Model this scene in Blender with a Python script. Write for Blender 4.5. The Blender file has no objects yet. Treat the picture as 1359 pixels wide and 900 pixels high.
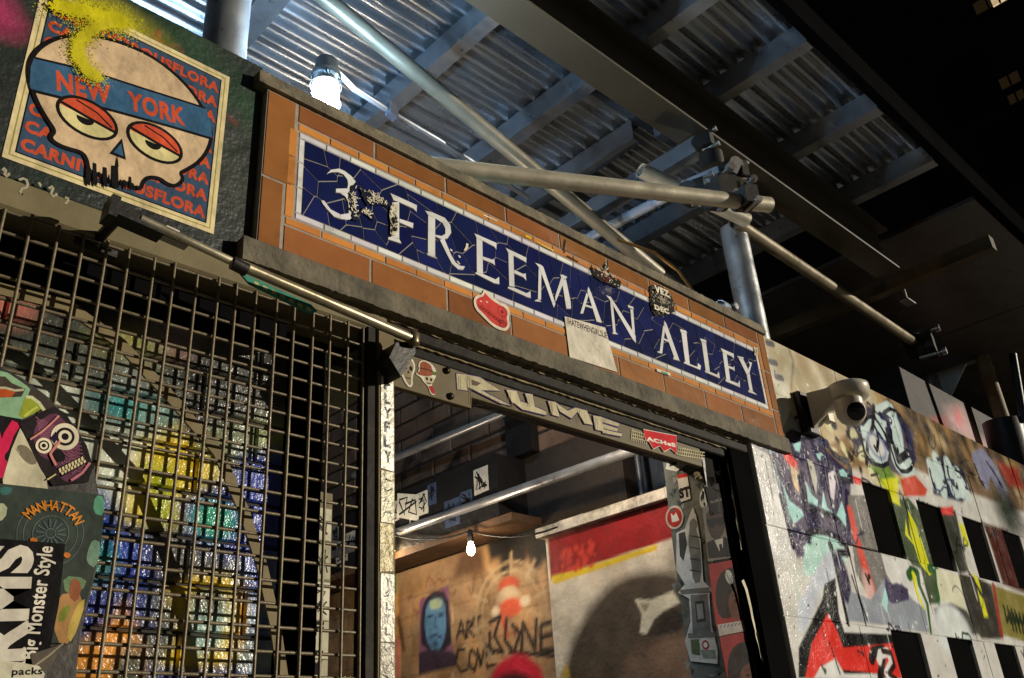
import bpy, bmesh, math, random
import numpy as np
from mathutils import Vector, Matrix
rng = random.Random(7)
S = bpy.context.scene
COL = S.collection

# ------------------------------------------------------------------ camera
F_PX, CX, CY = 1182.58, 679.5, 450.0
M = np.array([[0.72189, -0.68909, -0.06347], [-0.26744, -0.36241, 0.89282], [0.63824, 0.62755, 0.44591]])
CAM = np.array([0.0, -1.15, 1.55])
cd = bpy.data.cameras.new('camera'); cam = bpy.data.objects.new('camera', cd); COL.objects.link(cam)
cd.sensor_width = 36; cd.lens = F_PX / 1359 * 36; cd.clip_start = 0.05; cd.clip_end = 600
mw = Matrix(((M[0][0], M[1][0], -M[2][0], CAM[0]), (M[0][1], M[1][1], -M[2][1], CAM[1]), (M[0][2], M[1][2], -M[2][2], CAM[2]), (0, 0, 0, 1)))
cam.matrix_world = mw
S.camera = cam

# ------------------------------------------------------------------ night sky, street light, exposure
SUN_DIR = Vector((0.98, -1.0, 0.31)).normalized()          # towards the light
w = bpy.data.worlds.new('World'); S.world = w; w.use_nodes = True
nt = w.node_tree; bg = nt.nodes['Background']
sk = nt.nodes.new('ShaderNodeTexSky'); sk.sky_type = 'NISHITA'; sk.sun_disc = False
sk.sun_elevation = math.asin(SUN_DIR.z); sk.sun_rotation = math.atan2(SUN_DIR.x, SUN_DIR.y)
nt.links.new(sk.outputs[0], bg.inputs[0]); bg.inputs[1].default_value = 0.0025
sl = bpy.data.lights.new('sun', 'SUN'); sl.energy = 3.5; sl.angle = math.radians(0.6); sl.color = (1.0, 0.91, 0.75)
so = bpy.data.objects.new('sun', sl); COL.objects.link(so); so.rotation_euler = SUN_DIR.to_track_quat('Z', 'Y').to_euler(); so.location = (3, -4, 5)
S.view_settings.view_transform = 'Standard'; S.view_settings.look = 'None'; S.view_settings.exposure = 0.0; S.view_settings.gamma = 1.0
S.cycles.use_denoising = True; S.cycles.max_bounces = 6; S.cycles.sample_clamp_indirect = 4.0

# ------------------------------------------------------------------ helpers
def ray(x, y): return M.T @ np.array([(x - CX) / F_PX, -(y - CY) / F_PX, 1.0])
def aY(x, y, Y=0.0): d = ray(x, y); return CAM + d * ((Y - CAM[1]) / d[1])
def aX(x, y, X=2.0): d = ray(x, y); return CAM + d * ((X - CAM[0]) / d[0])
def aZ(x, y, Z): d = ray(x, y); return CAM + d * ((Z - CAM[2]) / d[2])
def aD(x, y, t): return CAM + ray(x, y) * t

def lin(r, g, b):
    f = lambda v: (v / 255 / 12.92) if v / 255 <= 0.04045 else ((v / 255 + 0.055) / 1.055) ** 2.4
    return (f(r), f(g), f(b))
def ph(r, g, b):       # base colour of a surface the street light shows as r, g, b in the photograph
    l = lin(r, g, b); return tuple(min(0.85, max(0.004, v / k)) for v, k in zip(l, (0.76, 0.68, 0.54)))
def al(v): return (v[0], v[1], v[2], 1.0)

MATS = {}
def mat(name, rough=0.6, metal=0.0, bump=(), var=0.15, vscale=6.0, dirt=None, dirt_amt=0.0, dirt_scale=3.0, spec=0.5, coat=0.0, rvar=0.0, base=None, emit=None, stretch=None, detail=6):
    if name in MATS: return MATS[name]
    m = bpy.data.materials.new(name); m.use_nodes = True; n = m.node_tree; N = n.nodes; L = n.links
    b = N['Principled BSDF']
    geo = N.new('ShaderNodeNewGeometry'); pos = geo.outputs['Position']
    if stretch:
        mp = N.new('ShaderNodeMapping'); mp.inputs['Scale'].default_value = stretch; L.new(pos, mp.inputs[0]); pos = mp.outputs[0]
    if base is None:
        at = N.new('ShaderNodeAttribute'); at.attribute_name = 'paint'; c = at.outputs['Color']
    else:
        rgb = N.new('ShaderNodeRGB'); rgb.outputs[0].default_value = al(base); c = rgb.outputs[0]
    nz = N.new('ShaderNodeTexNoise'); nz.inputs['Scale'].default_value = vscale; nz.inputs['Detail'].default_value = detail; nz.inputs['Roughness'].default_value = 0.62
    L.new(pos, nz.inputs['Vector'])
    mr = N.new('ShaderNodeMapRange'); mr.inputs[1].default_value = 0.3; mr.inputs[2].default_value = 0.7; mr.inputs[3].default_value = 1 - var; mr.inputs[4].default_value = 1 + var
    L.new(nz.outputs[0], mr.inputs[0])
    vm = N.new('ShaderNodeVectorMath'); vm.operation = 'SCALE'; L.new(c, vm.inputs[0]); L.new(mr.outputs[0], vm.inputs['Scale']); c = vm.outputs[0]
    if dirt is not None:
        n2 = N.new('ShaderNodeTexNoise'); n2.inputs['Scale'].default_value = dirt_scale; n2.inputs['Detail'].default_value = 8; n2.inputs['Roughness'].default_value = 0.7
        L.new(pos, n2.inputs['Vector'])
        m2 = N.new('ShaderNodeMapRange'); m2.inputs[1].default_value = 0.62 - 0.22 * dirt_amt; m2.inputs[2].default_value = 0.72; m2.inputs[3].default_value = 0; m2.inputs[4].default_value = min(1, dirt_amt * 1.2)
        L.new(n2.outputs[0], m2.inputs[0])
        mx = N.new('ShaderNodeMix'); mx.data_type = 'RGBA'; L.new(m2.outputs[0], mx.inputs[0]); L.new(c, mx.inputs[6]); mx.inputs[7].default_value = al(dirt); c = mx.outputs[2]
    L.new(c, b.inputs['Base Color'])
    b.inputs['Metallic'].default_value = metal; b.inputs['Roughness'].default_value = rough
    b.inputs['Specular IOR Level'].default_value = spec
    if coat: b.inputs['Coat Weight'].default_value = coat; b.inputs['Coat Roughness'].default_value = 0.12
    if rvar:
        m3 = N.new('ShaderNodeMapRange'); m3.inputs[1].default_value = 0.3; m3.inputs[2].default_value = 0.7; m3.inputs[3].default_value = max(0.03, rough - rvar); m3.inputs[4].default_value = min(1, rough + rvar)
        L.new(nz.outputs[0], m3.inputs[0]); L.new(m3.outputs[0], b.inputs['Roughness'])
    prev = None
    for sc, st in bump:
        bn = N.new('ShaderNodeTexNoise'); bn.inputs['Scale'].default_value = sc; bn.inputs['Detail'].default_value = 3; L.new(pos, bn.inputs['Vector'])
        bb = N.new('ShaderNodeBump'); bb.inputs['Strength'].default_value = st; bb.inputs['Distance'].default_value = 0.35 / sc
        L.new(bn.outputs[0], bb.inputs['Height'])
        if prev: L.new(prev, bb.inputs['Normal'])
        prev = bb.outputs[0]
    if prev: L.new(prev, b.inputs['Normal'])
    if emit: b.inputs['Emission Color'].default_value = al(emit[0]); b.inputs['Emission Strength'].default_value = emit[1]
    MATS[name] = m; return m

GREY = (0.25, 0.25, 0.25)
m_paper = mat('printed_paper', 0.75, spec=0.06, bump=((60, 0.3), (14, 0.5)), var=0.22, vscale=20, dirt=(0.10, 0.08, 0.06), dirt_amt=0.22, dirt_scale=22)
m_frame = mat('grimy_dark_steel', 0.7, spec=0.2, bump=((60, 0.3), (170, 0.3)), var=0.5, vscale=30, dirt=(0.08, 0.06, 0.04), dirt_amt=0.3, dirt_scale=30)
m_vinyl = mat('vinyl_sticker', 0.62, spec=0.07, bump=((40, 0.25), (12, .3)), var=0.22, vscale=24, dirt=(0.07, 0.06, 0.05), dirt_amt=0.18, dirt_scale=26)
m_glaze = mat('glazed_tile', 0.14, bump=((10, 0.08), (60, .04)), var=0.16, vscale=9, coat=0.4, dirt=(0.06, 0.045, 0.03), dirt_amt=0.30, dirt_scale=16)
m_navy = mat('navy_glazed_tile', 0.10, bump=((14, 0.08),), var=0.20, vscale=8, coat=0.5, spec=0.4)
m_grout = mat('grout', 0.9, spec=0.1, var=0.2, vscale=60, bump=((200, 0.4),))
m_conc = mat('weathered_concrete', 0.85, bump=((30, 0.6), (140, 0.5)), var=0.32, vscale=18, dirt=(0.03, 0.028, 0.024), dirt_amt=0.8, dirt_scale=11)
m_wall = mat('glossy_graffiti_paint', 0.17, spec=0.22, bump=((28, 0.10), (170, 0.42)), var=0.14, vscale=12, dirt=(0.06, 0.06, 0.055), dirt_amt=0.10, dirt_scale=9, rvar=0.10)
m_brickp = mat('painted_brick', 0.22, spec=0.42, bump=((30, 0.10), (110, 0.40), (240, 0.55)), var=0.22, vscale=20, dirt=(0.05, 0.05, 0.045), dirt_amt=0.12, dirt_scale=16, rvar=0.1)
m_inwall = mat('painted_alley_wall', 0.65, spec=0.25, bump=((20, 0.3), (90, 0.35)), var=0.28, vscale=9, dirt=(0.03, 0.022, 0.015), dirt_amt=0.4, dirt_scale=6)
m_dark = mat('dark_painted_wall', 0.42, bump=((40, 0.35), (150, 0.35)), var=0.35, vscale=9, dirt=(0.02, 0.02, 0.022), dirt_amt=0.5, dirt_scale=5)
m_olive = mat('olive_painted_steel', 0.55, metal=0.0, spec=0.15, bump=((60, 0.12),), var=0.18, vscale=14, dirt=(0.05, 0.04, 0.025), dirt_amt=0.3, dirt_scale=12)
m_black = mat('black_steel', 0.45, metal=0.2, bump=((90, 0.2),), var=0.3, vscale=20, dirt=(0.07, 0.05, 0.035), dirt_amt=0.25, dirt_scale=25)
m_pipe = mat('weathered_pipe_steel', 0.42, metal=0.35, bump=((35, 0.08),), var=0.2, vscale=12, dirt=(0.14, 0.12, 0.09), dirt_amt=0.25, dirt_scale=18, rvar=0.1)
m_galv = mat('galvanised_steel', 0.36, metal=0.7, bump=((35, 0.06),), var=0.16, vscale=16, dirt=(0.12, 0.11, 0.10), dirt_amt=0.3, dirt_scale=10, rvar=0.12)
m_deck = mat('corrugated_galvanised_sheet', 0.27, metal=0.8, bump=((9, 0.10),), var=0.20, vscale=7, dirt=(0.10, 0.10, 0.11), dirt_amt=0.35, dirt_scale=4, rvar=0.12, stretch=(0.35, 1, 1))
m_beam = mat('grey_painted_beam', 0.45, metal=0.0, bump=((50, 0.1),), var=0.15, vscale=6, dirt=(0.03, 0.028, 0.025), dirt_amt=0.3, dirt_scale=5)
m_wire = mat('mesh_wire', 0.45, metal=0.25, bump=((160, 0.3),), var=0.25, vscale=60)
m_plast = mat('white_plastic', 0.35, var=0.05, vscale=20)
m_lens = mat('black_glass', 0.05, var=0.0, spec=0.8)
m_rust = mat('rusty_edge', 0.8, var=0.5, vscale=90, bump=((120, 0.8),), dirt=(0.03, 0.02, 0.015), dirt_amt=0.8, dirt_scale=45)
m_flat = mat('flat_black_paint', 0.9, base=(0.006, 0.006, 0.006), spec=0.0, var=0.2)
m_ground = mat('asphalt', 0.85, base=(0.05, 0.05, 0.05), bump=((80, 0.5),), var=0.25)
m_pave = mat('pavement_concrete', 0.85, base=(0.22, 0.21, 0.19), bump=((60, 0.4),), var=0.25)

def link(o, parent=None):
    COL.objects.link(o)
    if parent: o.parent = parent
    return o
def wloc(p):
    v = Vector((0, 0, 0))
    while p is not None: v += p.location; p = p.parent
    return v
class MB:
    """collects faces with a colour each; build() links ONE mesh object"""
    def __init__(s): s.v = []; s.f = []; s.c = []; s.m = []; s.smooth = []
    def add(s, vs, fs, col=GREY, sm=False, mi=0):
        k = len(s.v); s.v += [tuple(map(float, p)) for p in vs]
        for f in fs: s.f.append(tuple(i + k for i in f)); s.c.append(col); s.smooth.append(sm); s.m.append(mi)
        return s
    def box(s, x0, x1, y0, y1, z0, z1, col=GREY, bev=0.0, mi=0):
        x0, x1 = min(x0, x1), max(x0, x1); y0, y1 = min(y0, y1), max(y0, y1); z0, z1 = min(z0, z1), max(z0, z1)
        if bev:   # front (-Y) face chamfered
            b = bev
            vs = [(x0, y1, z0), (x1, y1, z0), (x1, y1, z1), (x0, y1, z1), (x0, y0 + b, z0), (x1, y0 + b, z0), (x1, y0 + b, z1), (x0, y0 + b, z1),
                  (x0 + b, y0, z0 + b), (x1 - b, y0, z0 + b), (x1 - b, y0, z1 - b), (x0 + b, y0, z1 - b)]
            fs = [(1, 0, 3, 2), (0, 1, 5, 4), (1, 2, 6, 5), (2, 3, 7, 6), (3, 0, 4, 7), (4, 5, 9, 8), (5, 6, 10, 9), (6, 7, 11, 10), (7, 4, 8, 11), (8, 9, 10, 11)]
        else:
            vs = [(x0, y0, z0), (x1, y0, z0), (x1, y1, z0), (x0, y1, z0), (x0, y0, z1), (x1, y0, z1), (x1, y1, z1), (x0, y1, z1)]
            fs = [(0, 3, 2, 1), (4, 5, 6, 7), (0, 1, 5, 4), (1, 2, 6, 5), (2, 3, 7, 6), (3, 0, 4, 7)]
        return s.add(vs, fs, col, mi=mi)
    def tube(s, pts, r, n=14, col=GREY, caps=True, r2=None, hollow=False):
        pts = [Vector(p) for p in pts]; vs = []; fs = []; K = len(pts)
        up = Vector((0, 0, 1)) if abs((pts[-1] - pts[0]).normalized().z) < 0.95 else Vector((1, 0, 0))
        for i, p in enumerate(pts):
            t = (pts[min(i + 1, K - 1)] - pts[max(i - 1, 0)]).normalized()
            a = t.cross(up).normalized(); b = a.cross(t).normalized()
            rr = r if r2 is None else r + (r2 - r) * i / (K - 1)
            for j in range(n):
                an = 2 * math.pi * j / n; vs.append(p + a * (rr * math.cos(an)) + b * (rr * math.sin(an)))
        for i in range(K - 1):
            for j in range(n): fs.append((i * n + j, i * n + (j + 1) % n, (i + 1) * n + (j + 1) % n, (i + 1) * n + j))
        s.add(vs, fs, col, True)
        if hollow:   # open ends: ring lip and dark bore
            for i, sg in ((0, 1), (K - 1, -1)):
                p = pts[i]; t = (pts[1] - pts[0]).normalized() if i == 0 else (pts[-2] - pts[-1]).normalized()
                a = t.cross(up).normalized(); b = a.cross(t).normalized(); ring = []
                for rr, off in ((r, 0), (r * 0.84, 0), (r * 0.84, r * 4)):
                    ring.append([p + t * off + a * (rr * math.cos(2 * math.pi * j / n)) + b * (rr * math.sin(2 * math.pi * j / n)) for j in range(n)])
                V = ring[0] + ring[1] + ring[2]; FF = []
                for q in range(2):
                    for j in range(n): FF.append((q * n + j, q * n + (j + 1) % n, (q + 1) * n + (j + 1) % n, (q + 1) * n + j))
                FF.append(tuple(range(2 * n, 3 * n)))
                s.add(V, FF, col)
        elif caps: s.add(vs[:n], [tuple(range(n - 1, -1, -1))], col); s.add(vs[-n:], [tuple(range(n))], col)
        return s
    def lathe(s, c, axis, prof, n=24, col=GREY):
        c = Vector(c); t = Vector(axis).normalized(); a = t.orthogonal().normalized(); b = t.cross(a); vs = []; fs = []
        for (r, h) in prof:
            for j in range(n): an = 2 * math.pi * j / n; vs.append(c + t * h + a * (r * math.cos(an)) + b * (r * math.sin(an)))
        for i in range(len(prof) - 1):
            for j in range(n): fs.append((i * n + j, i * n + (j + 1) % n, (i + 1) * n + (j + 1) % n, (i + 1) * n + j))
        s.add(vs, fs, col, True)
        if prof[0][0] > 1e-5: s.add(vs[:n], [tuple(range(n))], col)
        if prof[-1][0] > 1e-5: s.add(vs[-n:], [tuple(range(n))], col)
        return s
    def prism(s, poly, fn, t0, t1, col=GREY):
        """2D polygon -> fn(u, v, t); front at t1"""
        n = len(poly); A = [fn(u, v, t0) for u, v in poly]; B = [fn(u, v, t1) for u, v in poly]
        fs = [tuple(range(n, 2 * n))] + [(i, (i + 1) % n, n + (i + 1) % n, n + i) for i in range(n)] + [tuple(range(n - 1, -1, -1))]
        return s.add(A + B, fs, col)
    def obox(s, c, ax, ay, az, hx, hy, hz, col=GREY):
        c = Vector(c); ax = Vector(ax).normalized(); ay = Vector(ay).normalized(); az = Vector(az).normalized()
        vs = [c + ax * (i * hx) + ay * (j * hy) + az * (k * hz) for k in (-1, 1) for i, j in ((-1, -1), (1, -1), (1, 1), (-1, 1))]
        return s.add(vs, [(0, 3, 2, 1), (4, 5, 6, 7), (0, 1, 5, 4), (1, 2, 6, 5), (2, 3, 7, 6), (3, 0, 4, 7)], col)
    def mesh(s, name, mats, org=Vector((0, 0, 0))):
        me = bpy.data.meshes.new(name); me.from_pydata([(p[0] - org.x, p[1] - org.y, p[2] - org.z) for p in s.v], [], s.f)
        for m_ in (mats if isinstance(mats, (list, tuple)) else [mats]): me.materials.append(m_)
        at = me.color_attributes.new('paint', 'FLOAT_COLOR', 'CORNER'); arr = []
        for f, c in zip(s.f, s.c): arr += list(al(c)) * len(f)
        at.data.foreach_set('color', arr)
        me.polygons.foreach_set('use_smooth', s.smooth); me.polygons.foreach_set('material_index', s.m)
        me.update(); return me
    def build(s, name, mats, parent=None, **kw):
        me = s.mesh(name, mats, wloc(parent) if parent else Vector((0, 0, 0)))
        o = bpy.data.objects.new(name, me); link(o, parent)
        for k, v in kw.items(): o[k] = v
        return o
def tag(o, label=None, cat=None, group=None, kind=None):
    if label: o['label'] = label
    if cat: o['category'] = cat
    if group: o['group'] = group
    if kind: o['kind'] = kind
    return o
def thing(name, loc, label, cat, group=None):
    o = bpy.data.objects.new(name, None); o.location = loc; o.empty_display_size = 0.05; link(o); return tag(o, label, cat, group)

# ---- numpy painter: evaluates shapes at plane points (u, v) in metres
class Painter:
    def __init__(s, u, v, base):
        s.u = np.asarray(u); s.v = np.asarray(v); s.c = np.tile(np.array(base, float), (len(s.u), 1))
        s.r = np.random.RandomState(5); s.k = 1.0
    def _mix(s, idx, a, col):
        a = np.clip(a, 0, 1)[:, None]; s.c[idx] = s.c[idx] * (1 - a) + np.array(col) * a
    def _bb(s, P, pad):
        P = np.array(P); return np.where((s.u > P[:, 0].min() - pad) & (s.u < P[:, 0].max() + pad) & (s.v > P[:, 1].min() - pad) & (s.v < P[:, 1].max() + pad))[0]
    def poly(s, P, col, soft=0.003, a=1.0):
        soft = max(.0018, soft * s.k)
        i = s._bb(P, soft * 2)
        if not len(i): return
        u, v = s.u[i], s.v[i]; ins = np.zeros(len(i), bool); dd = np.full(len(i), 1e9)
        for k in range(len(P)):
            x0, y0 = P[k - 1]; x1, y1 = P[k]
            c = ((y0 > v) != (y1 > v)) & (u < (x1 - x0) * (v - y0) / ((y1 - y0) or 1e-12) + x0); ins ^= c
            dx, dy = x1 - x0, y1 - y0; t = np.clip(((u - x0) * dx + (v - y0) * dy) / (dx * dx + dy * dy + 1e-12), 0, 1)
            dd = np.minimum(dd, np.hypot(u - x0 - t * dx, v - y0 - t * dy))
        sd = np.where(ins, dd, -dd); s._mix(i, a * (0.5 + sd / (2 * soft)), col)
    def stroke(s, P, w, col, soft=0.003, a=1.0, w2=None):
        soft = max(.0018, soft * s.k)
        i = s._bb(P, w + soft * 2)
        if not len(i): return
        u, v = s.u[i], s.v[i]; best = np.full(len(i), -1e9); n = len(P) - 1
        for k in range(n):
            x0, y0 = P[k]; x1, y1 = P[k + 1]; dx, dy = x1 - x0, y1 - y0
            t = np.clip(((u - x0) * dx + (v - y0) * dy) / (dx * dx + dy * dy + 1e-12), 0, 1)
            ww = w if w2 is None else w + (w2 - w) * (k + t) / n
            best = np.maximum(best, ww / 2 - np.hypot(u - x0 - t * dx, v - y0 - t * dy))
        s._mix(i, a * (0.5 + best / (2 * soft)), col)
    def ell(s, c, rx, ry, col, soft=0.003, a=1.0, ang=0.0):
        co, si = math.cos(ang), math.sin(ang); du, dv = s.u - c[0], s.v - c[1]
        x = (du * co + dv * si) / rx; y = (-du * si + dv * co) / ry; r = np.hypot(x, y)
        i = np.where(r < 1 + 2 * soft / min(rx, ry))[0]
        s._mix(i, a * (0.5 + (1 - r[i]) * min(rx, ry) / (2 * soft)), col)
    def mottle(s, cols, n, r0, r1, a=0.5, soft=0.02, ub=None, vb=None):
        ub = ub or (s.u.min(), s.u.max()); vb = vb or (s.v.min(), s.v.max())
        for _ in range(n):
            c = cols[s.r.randint(len(cols))]; s.ell((s.r.uniform(*ub), s.r.uniform(*vb)), s.r.uniform(r0, r1), s.r.uniform(r0, r1), c, soft, a, s.r.uniform(0, 3))

# ---- panels: grid faces painted through a Painter; pieces list of (u0,u1,v0,v1,res)
def grid_pieces(pieces, fn, bev, depth, lip=None):
    out = []; U = []; V = []
    for (u0, u1, v0, v1, res, off) in pieces:
        nu = max(2, int(math.ceil((u1 - u0) / res))); nv = max(2, int(math.ceil((v1 - v0) / res)))
        us = np.linspace(u0 + bev, u1 - bev, nu + 1); vs = np.linspace(v0 + bev, v1 - bev, nv + 1)
        us = np.concatenate([[u0], us, [u1]]); vs = np.concatenate([[v0], vs, [v1]])
        uu, vv = np.meshgrid(us, vs); out.append((uu, vv, off)); U.append(uu.ravel()); V.append(vv.ravel())
    return out, np.concatenate(U), np.concatenate(V)
def grid_build(out, colors, fn, bev, depth, name, material, parent, org):
    k = 0; objs = []
    for uu, vv, off in out:
        nv, nu = uu.shape; n = nu * nv; col = colors[k:k + n]; k += n
        t = np.full(uu.shape, off); t[0, :] = t[-1, :] = t[:, 0] = t[:, -1] = off - bev
        P = fn(uu.ravel(), vv.ravel(), t.ravel()); idx = np.arange(n).reshape(nv, nu)
        q = np.stack([idx[:-1, :-1].ravel(), idx[:-1, 1:].ravel(), idx[1:, 1:].ravel(), idx[1:, :-1].ravel()], 1)
        ringi = list(idx[0, :-1]) + list(idx[:-1, -1]) + list(idx[-1, :0:-1]) + list(idx[:0:-1, 0])
        tb = np.full(len(ringi), off - depth); PB = fn(uu.ravel()[ringi], vv.ravel()[ringi], tb)
        m_ = len(ringi); sk_ = [(ringi[i], n + i, n + (i + 1) % m_, ringi[(i + 1) % m_]) for i in range(m_)]
        allP = np.concatenate([P, PB]) - np.array(org); faces = [tuple(int(a) for a in r) for r in q] + [tuple(int(a) for a in f) for f in sk_]
        me = bpy.data.meshes.new(name); me.from_pydata(allP.tolist(), [], faces); me.materials.append(material)
        at = me.color_attributes.new('paint', 'FLOAT_COLOR', 'POINT'); cc = np.ones((n + m_, 4)); cc[:n, :3] = col; cc[n:, :3] = col[ringi]
        at.data.foreach_set('color', cc.ravel()); me.update()
        o = bpy.data.objects.new(name, me); link(o, parent); objs.append(o)
    return objs
def fnY(Y): return lambda u, v, t: np.stack([u, np.full_like(u, Y) - t, v], 1)      # faces -Y
def fnX(X): return lambda u, v, t: np.stack([np.full_like(u, X) - t, -u, v], 1)     # faces -X; u = -Y

# ---- flat print: shapes stacked 0.15 mm apart on one sheet
def smooth(P, n=2):
    for _ in range(n):
        R = []
        for i in range(len(P)): a, b = P[i], P[(i + 1) % len(P)]; R += [(a[0] * .75 + b[0] * .25, a[1] * .75 + b[1] * .25), (a[0] * .25 + b[0] * .75, a[1] * .25 + b[1] * .75)]
        P = R
    return P
_tx = {}
def text_geo(s, bold=0.0):
    if (s, bold) in _tx: return _tx[(s, bold)]
    cu = bpy.data.curves.new('t', 'FONT'); cu.body = s; cu.offset = bold; cu.resolution_u = 3; cu.space_character = 1.0 + bold * 2
    o = bpy.data.objects.new('t', cu); COL.objects.link(o); bpy.context.view_layer.update()
    me = bpy.data.meshes.new_from_object(o.evaluated_get(bpy.context.evaluated_depsgraph_get()))
    P = np.array([v.co[:2] for v in me.vertices]); Fc = [tuple(p.vertices) for p in me.polygons]
    COL.objects.unlink(o); bpy.data.objects.remove(o); bpy.data.curves.remove(cu); bpy.data.meshes.remove(me)
    mn, mx = P.min(0), P.max(0); P = (P - mn) / (mx - mn); _tx[(s, bold)] = (P, Fc); return P, Fc
class Print:
    def __init__(s, plane, off=0.0, px=None):
        """plane: 'Y' or 'X' with coordinate; u,v in metres; px maps a pixel to (u,v)"""
        s.kind, s.q = plane; s.off = off; s.t = off; s.mb = MB()
    def uv(s, p):
        if s.kind == 'Y': a = aY(p[0], p[1], s.q - s.off); return (a[0], a[2])
        a = aX(p[0], p[1], s.q - s.off); return (-a[1], a[2])
    def P3(s, u, v, t):
        return (u, s.q - t, v) if s.kind == 'Y' else (s.q - t, -u, v)
    def sheet(s, pts, col, px=True, th=0.0006):
        P = [s.uv(p) for p in pts] if px else pts
        s.mb.prism(s.ccw(P), s.P3, s.off - 0.0002, s.off + th, col); s.t = s.off + th; return s
    def ccw(s, P):
        a = sum(P[i - 1][0] * P[i][1] - P[i][0] * P[i - 1][1] for i in range(len(P)))
        return list(P) if a > 0 else list(P)[::-1]
    def nx(s): s.t += 0.00004
    def poly(s, pts, col, px=True):
        s.nx(); P = s.ccw([s.uv(p) for p in pts] if px else pts)
        s.mb.add([s.P3(u, v, s.t) for u, v in P], [tuple(range(len(P)))], col); return s
    def stroke(s, pts, w, col, px=True, closed=False, w2=None):
        s.nx(); P = [Vector(s.uv(p)) if px else Vector(p) for p in pts]
        if closed: P.append(P[0])
        L = []; R = []
        for i, p in enumerate(P):
            a = P[max(i - 1, 0)]; b = P[min(i + 1, len(P) - 1)]
            if closed and i in (0, len(P) - 1): a = P[-2]; b = P[1]
            d = (b - a).normalized() if (b - a).length > 1e-9 else Vector((1, 0)); nn = Vector((-d.y, d.x))
            ww = w if w2 is None else w + (w2 - w) * i / (len(P) - 1)
            L.append(p + nn * ww / 2); R.append(p - nn * ww / 2)
        vs = [s.P3(q.x, q.y, s.t) for q in L] + [s.P3(q.x, q.y, s.t) for q in R]; n = len(P)
        s.mb.add(vs, [(n + i, n + i + 1, i + 1, i) for i in range(n - 1)], col); return s
    def ell(s, c, rx, ry, col, px=True, ang=0, n=28, ring=None, a0=0, a1=2 * math.pi):
        c = s.uv(c) if px else c; pts = []
        full = abs(a1 - a0 - 2 * math.pi) < 1e-6; K = n if full else n + 1
        for i in range(K):
            t = a0 + (a1 - a0) * i / n; x, y = rx * math.cos(t), ry * math.sin(t)
            pts.append((c[0] + x * math.cos(ang) - y * math.sin(ang), c[1] + x * math.sin(ang) + y * math.cos(ang)))
        if ring: return s.stroke(pts, ring, col, px=False, closed=full)
        return s.poly(pts, col, px=False)
    def text(s, st, p0, p1, h, col, px=True, bold=0.0, wscale=1.0, up=None):
        """baseline from p0 to p1; h height in m"""
        s.nx(); P, Fc = text_geo(st, bold); a = Vector(s.uv(p0) if px else p0); b = Vector(s.uv(p1) if px else p1); d = b - a; nn = Vector((-d.y, d.x)).normalized() * h
        s.mb.add([s.P3(*(a + d * float(x) + nn * float(y)), s.t) for x, y in P], Fc, col); return s
    def build(s, name, material, parent=None, **kw): return s.mb.build(name, material, parent, **kw)

# ================================================================== SETTING
g = MB().add([(-200, -200, 0), (200, -200, 0), (200, 200, 0), (-200, 200, 0)], [(0, 1, 2, 3)]); tag(g.build('ground', m_ground), kind='structure')
g = MB().box(-30, 30, -4.0, 6.0, 0.004, 0.12); tag(g.build('pavement', m_pave), kind='structure')

OLV = lin(122, 112, 84); DKG = lin(44, 50, 44)
X0S, X1S, Z0S, Z1S = 0.585, 2.228, 2.369, 2.695           # tiled sign

# ---- left facade wall: dark painted boards above an olive header
lw = thing('facade_wall', (0.2, 0.03, 2.35), 'dark green-black painted wall at the left, carrying the skull poster', 'wall')
GP = [(-0.9, 0.583, 2.335, 2.755, 0.006, 0.0)]
out, U, V = grid_pieces(GP, None, 0.002, 0.25); p = Painter(U, V, lin(40, 44, 42)); s2 = lambda q: (aY(q[0], q[1], 0.012)[0], aY(q[0], q[1], 0.012)[2])
p.mottle([lin(30, 34, 32), lin(52, 62, 50), lin(60, 62, 60), lin(26, 40, 34)], 90, 0.03, 0.15, 0.5, 0.05)
for a, b, c_ in (((262, 70), (330, 140), lin(40, 80, 52)), ((190, 20), (240, 60), lin(40, 82, 50)), ((300, 180), (320, 260), lin(70, 74, 66))): p.stroke([s2(a), s2(b)], 0.06, c_, 0.05, 0.6)
p.stroke([s2(q) for q in ((205, 46), (212, 42), (207, 58), (214, 55))], 0.006, lin(150, 60, 50), 0.003); p.stroke([s2(q) for q in ((222, 66), (228, 60), (238, 62), (243, 72))], 0.005, lin(120, 60, 50), 0.003)
p.stroke([s2(q) for q in ((304, 155), (314, 165))], 0.005, lin(130, 50, 40), 0.003)
p.stroke([s2((-5, 8)), s2((8, 30))], 0.05, lin(190, 60, 110), 0.02, 0.8)
p.ell(s2((150, 28)), 0.06, 0.03, lin(200, 190, 30), 0.03, 0.8); p.stroke([s2((95, 5)), s2((160, 30))], 0.05, lin(190, 185, 40), 0.025, 0.7)
grid_build(out, p.c, fnY(0.012), 0.002, 0.25, 'board', m_dark, lw, lw.location)
hd = MB().box(-0.9, 0.86, 0.006, 0.10, 2.285, 2.334, OLV, 0.004); ho = hd.build('header_beam', m_olive, lw)
pr = Print(('Y', 0.006)); pr.t = 0.0005
for pts in (((2, 228), (8, 222), (6, 236), (14, 230)), ((22, 240), (34, 236), (38, 248), (26, 252), (30, 262)), ((50, 240), (56, 250)), ((62, 252), (72, 246), (66, 262), (78, 258)), ((84, 262), (92, 264), (86, 272))):
    pr.stroke(smooth([pr.uv(q) for q in pts], 1)[:-1], 0.0035, lin(176, 168, 142), px=False)
pr.build('scribble', m_paper, ho)

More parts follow.
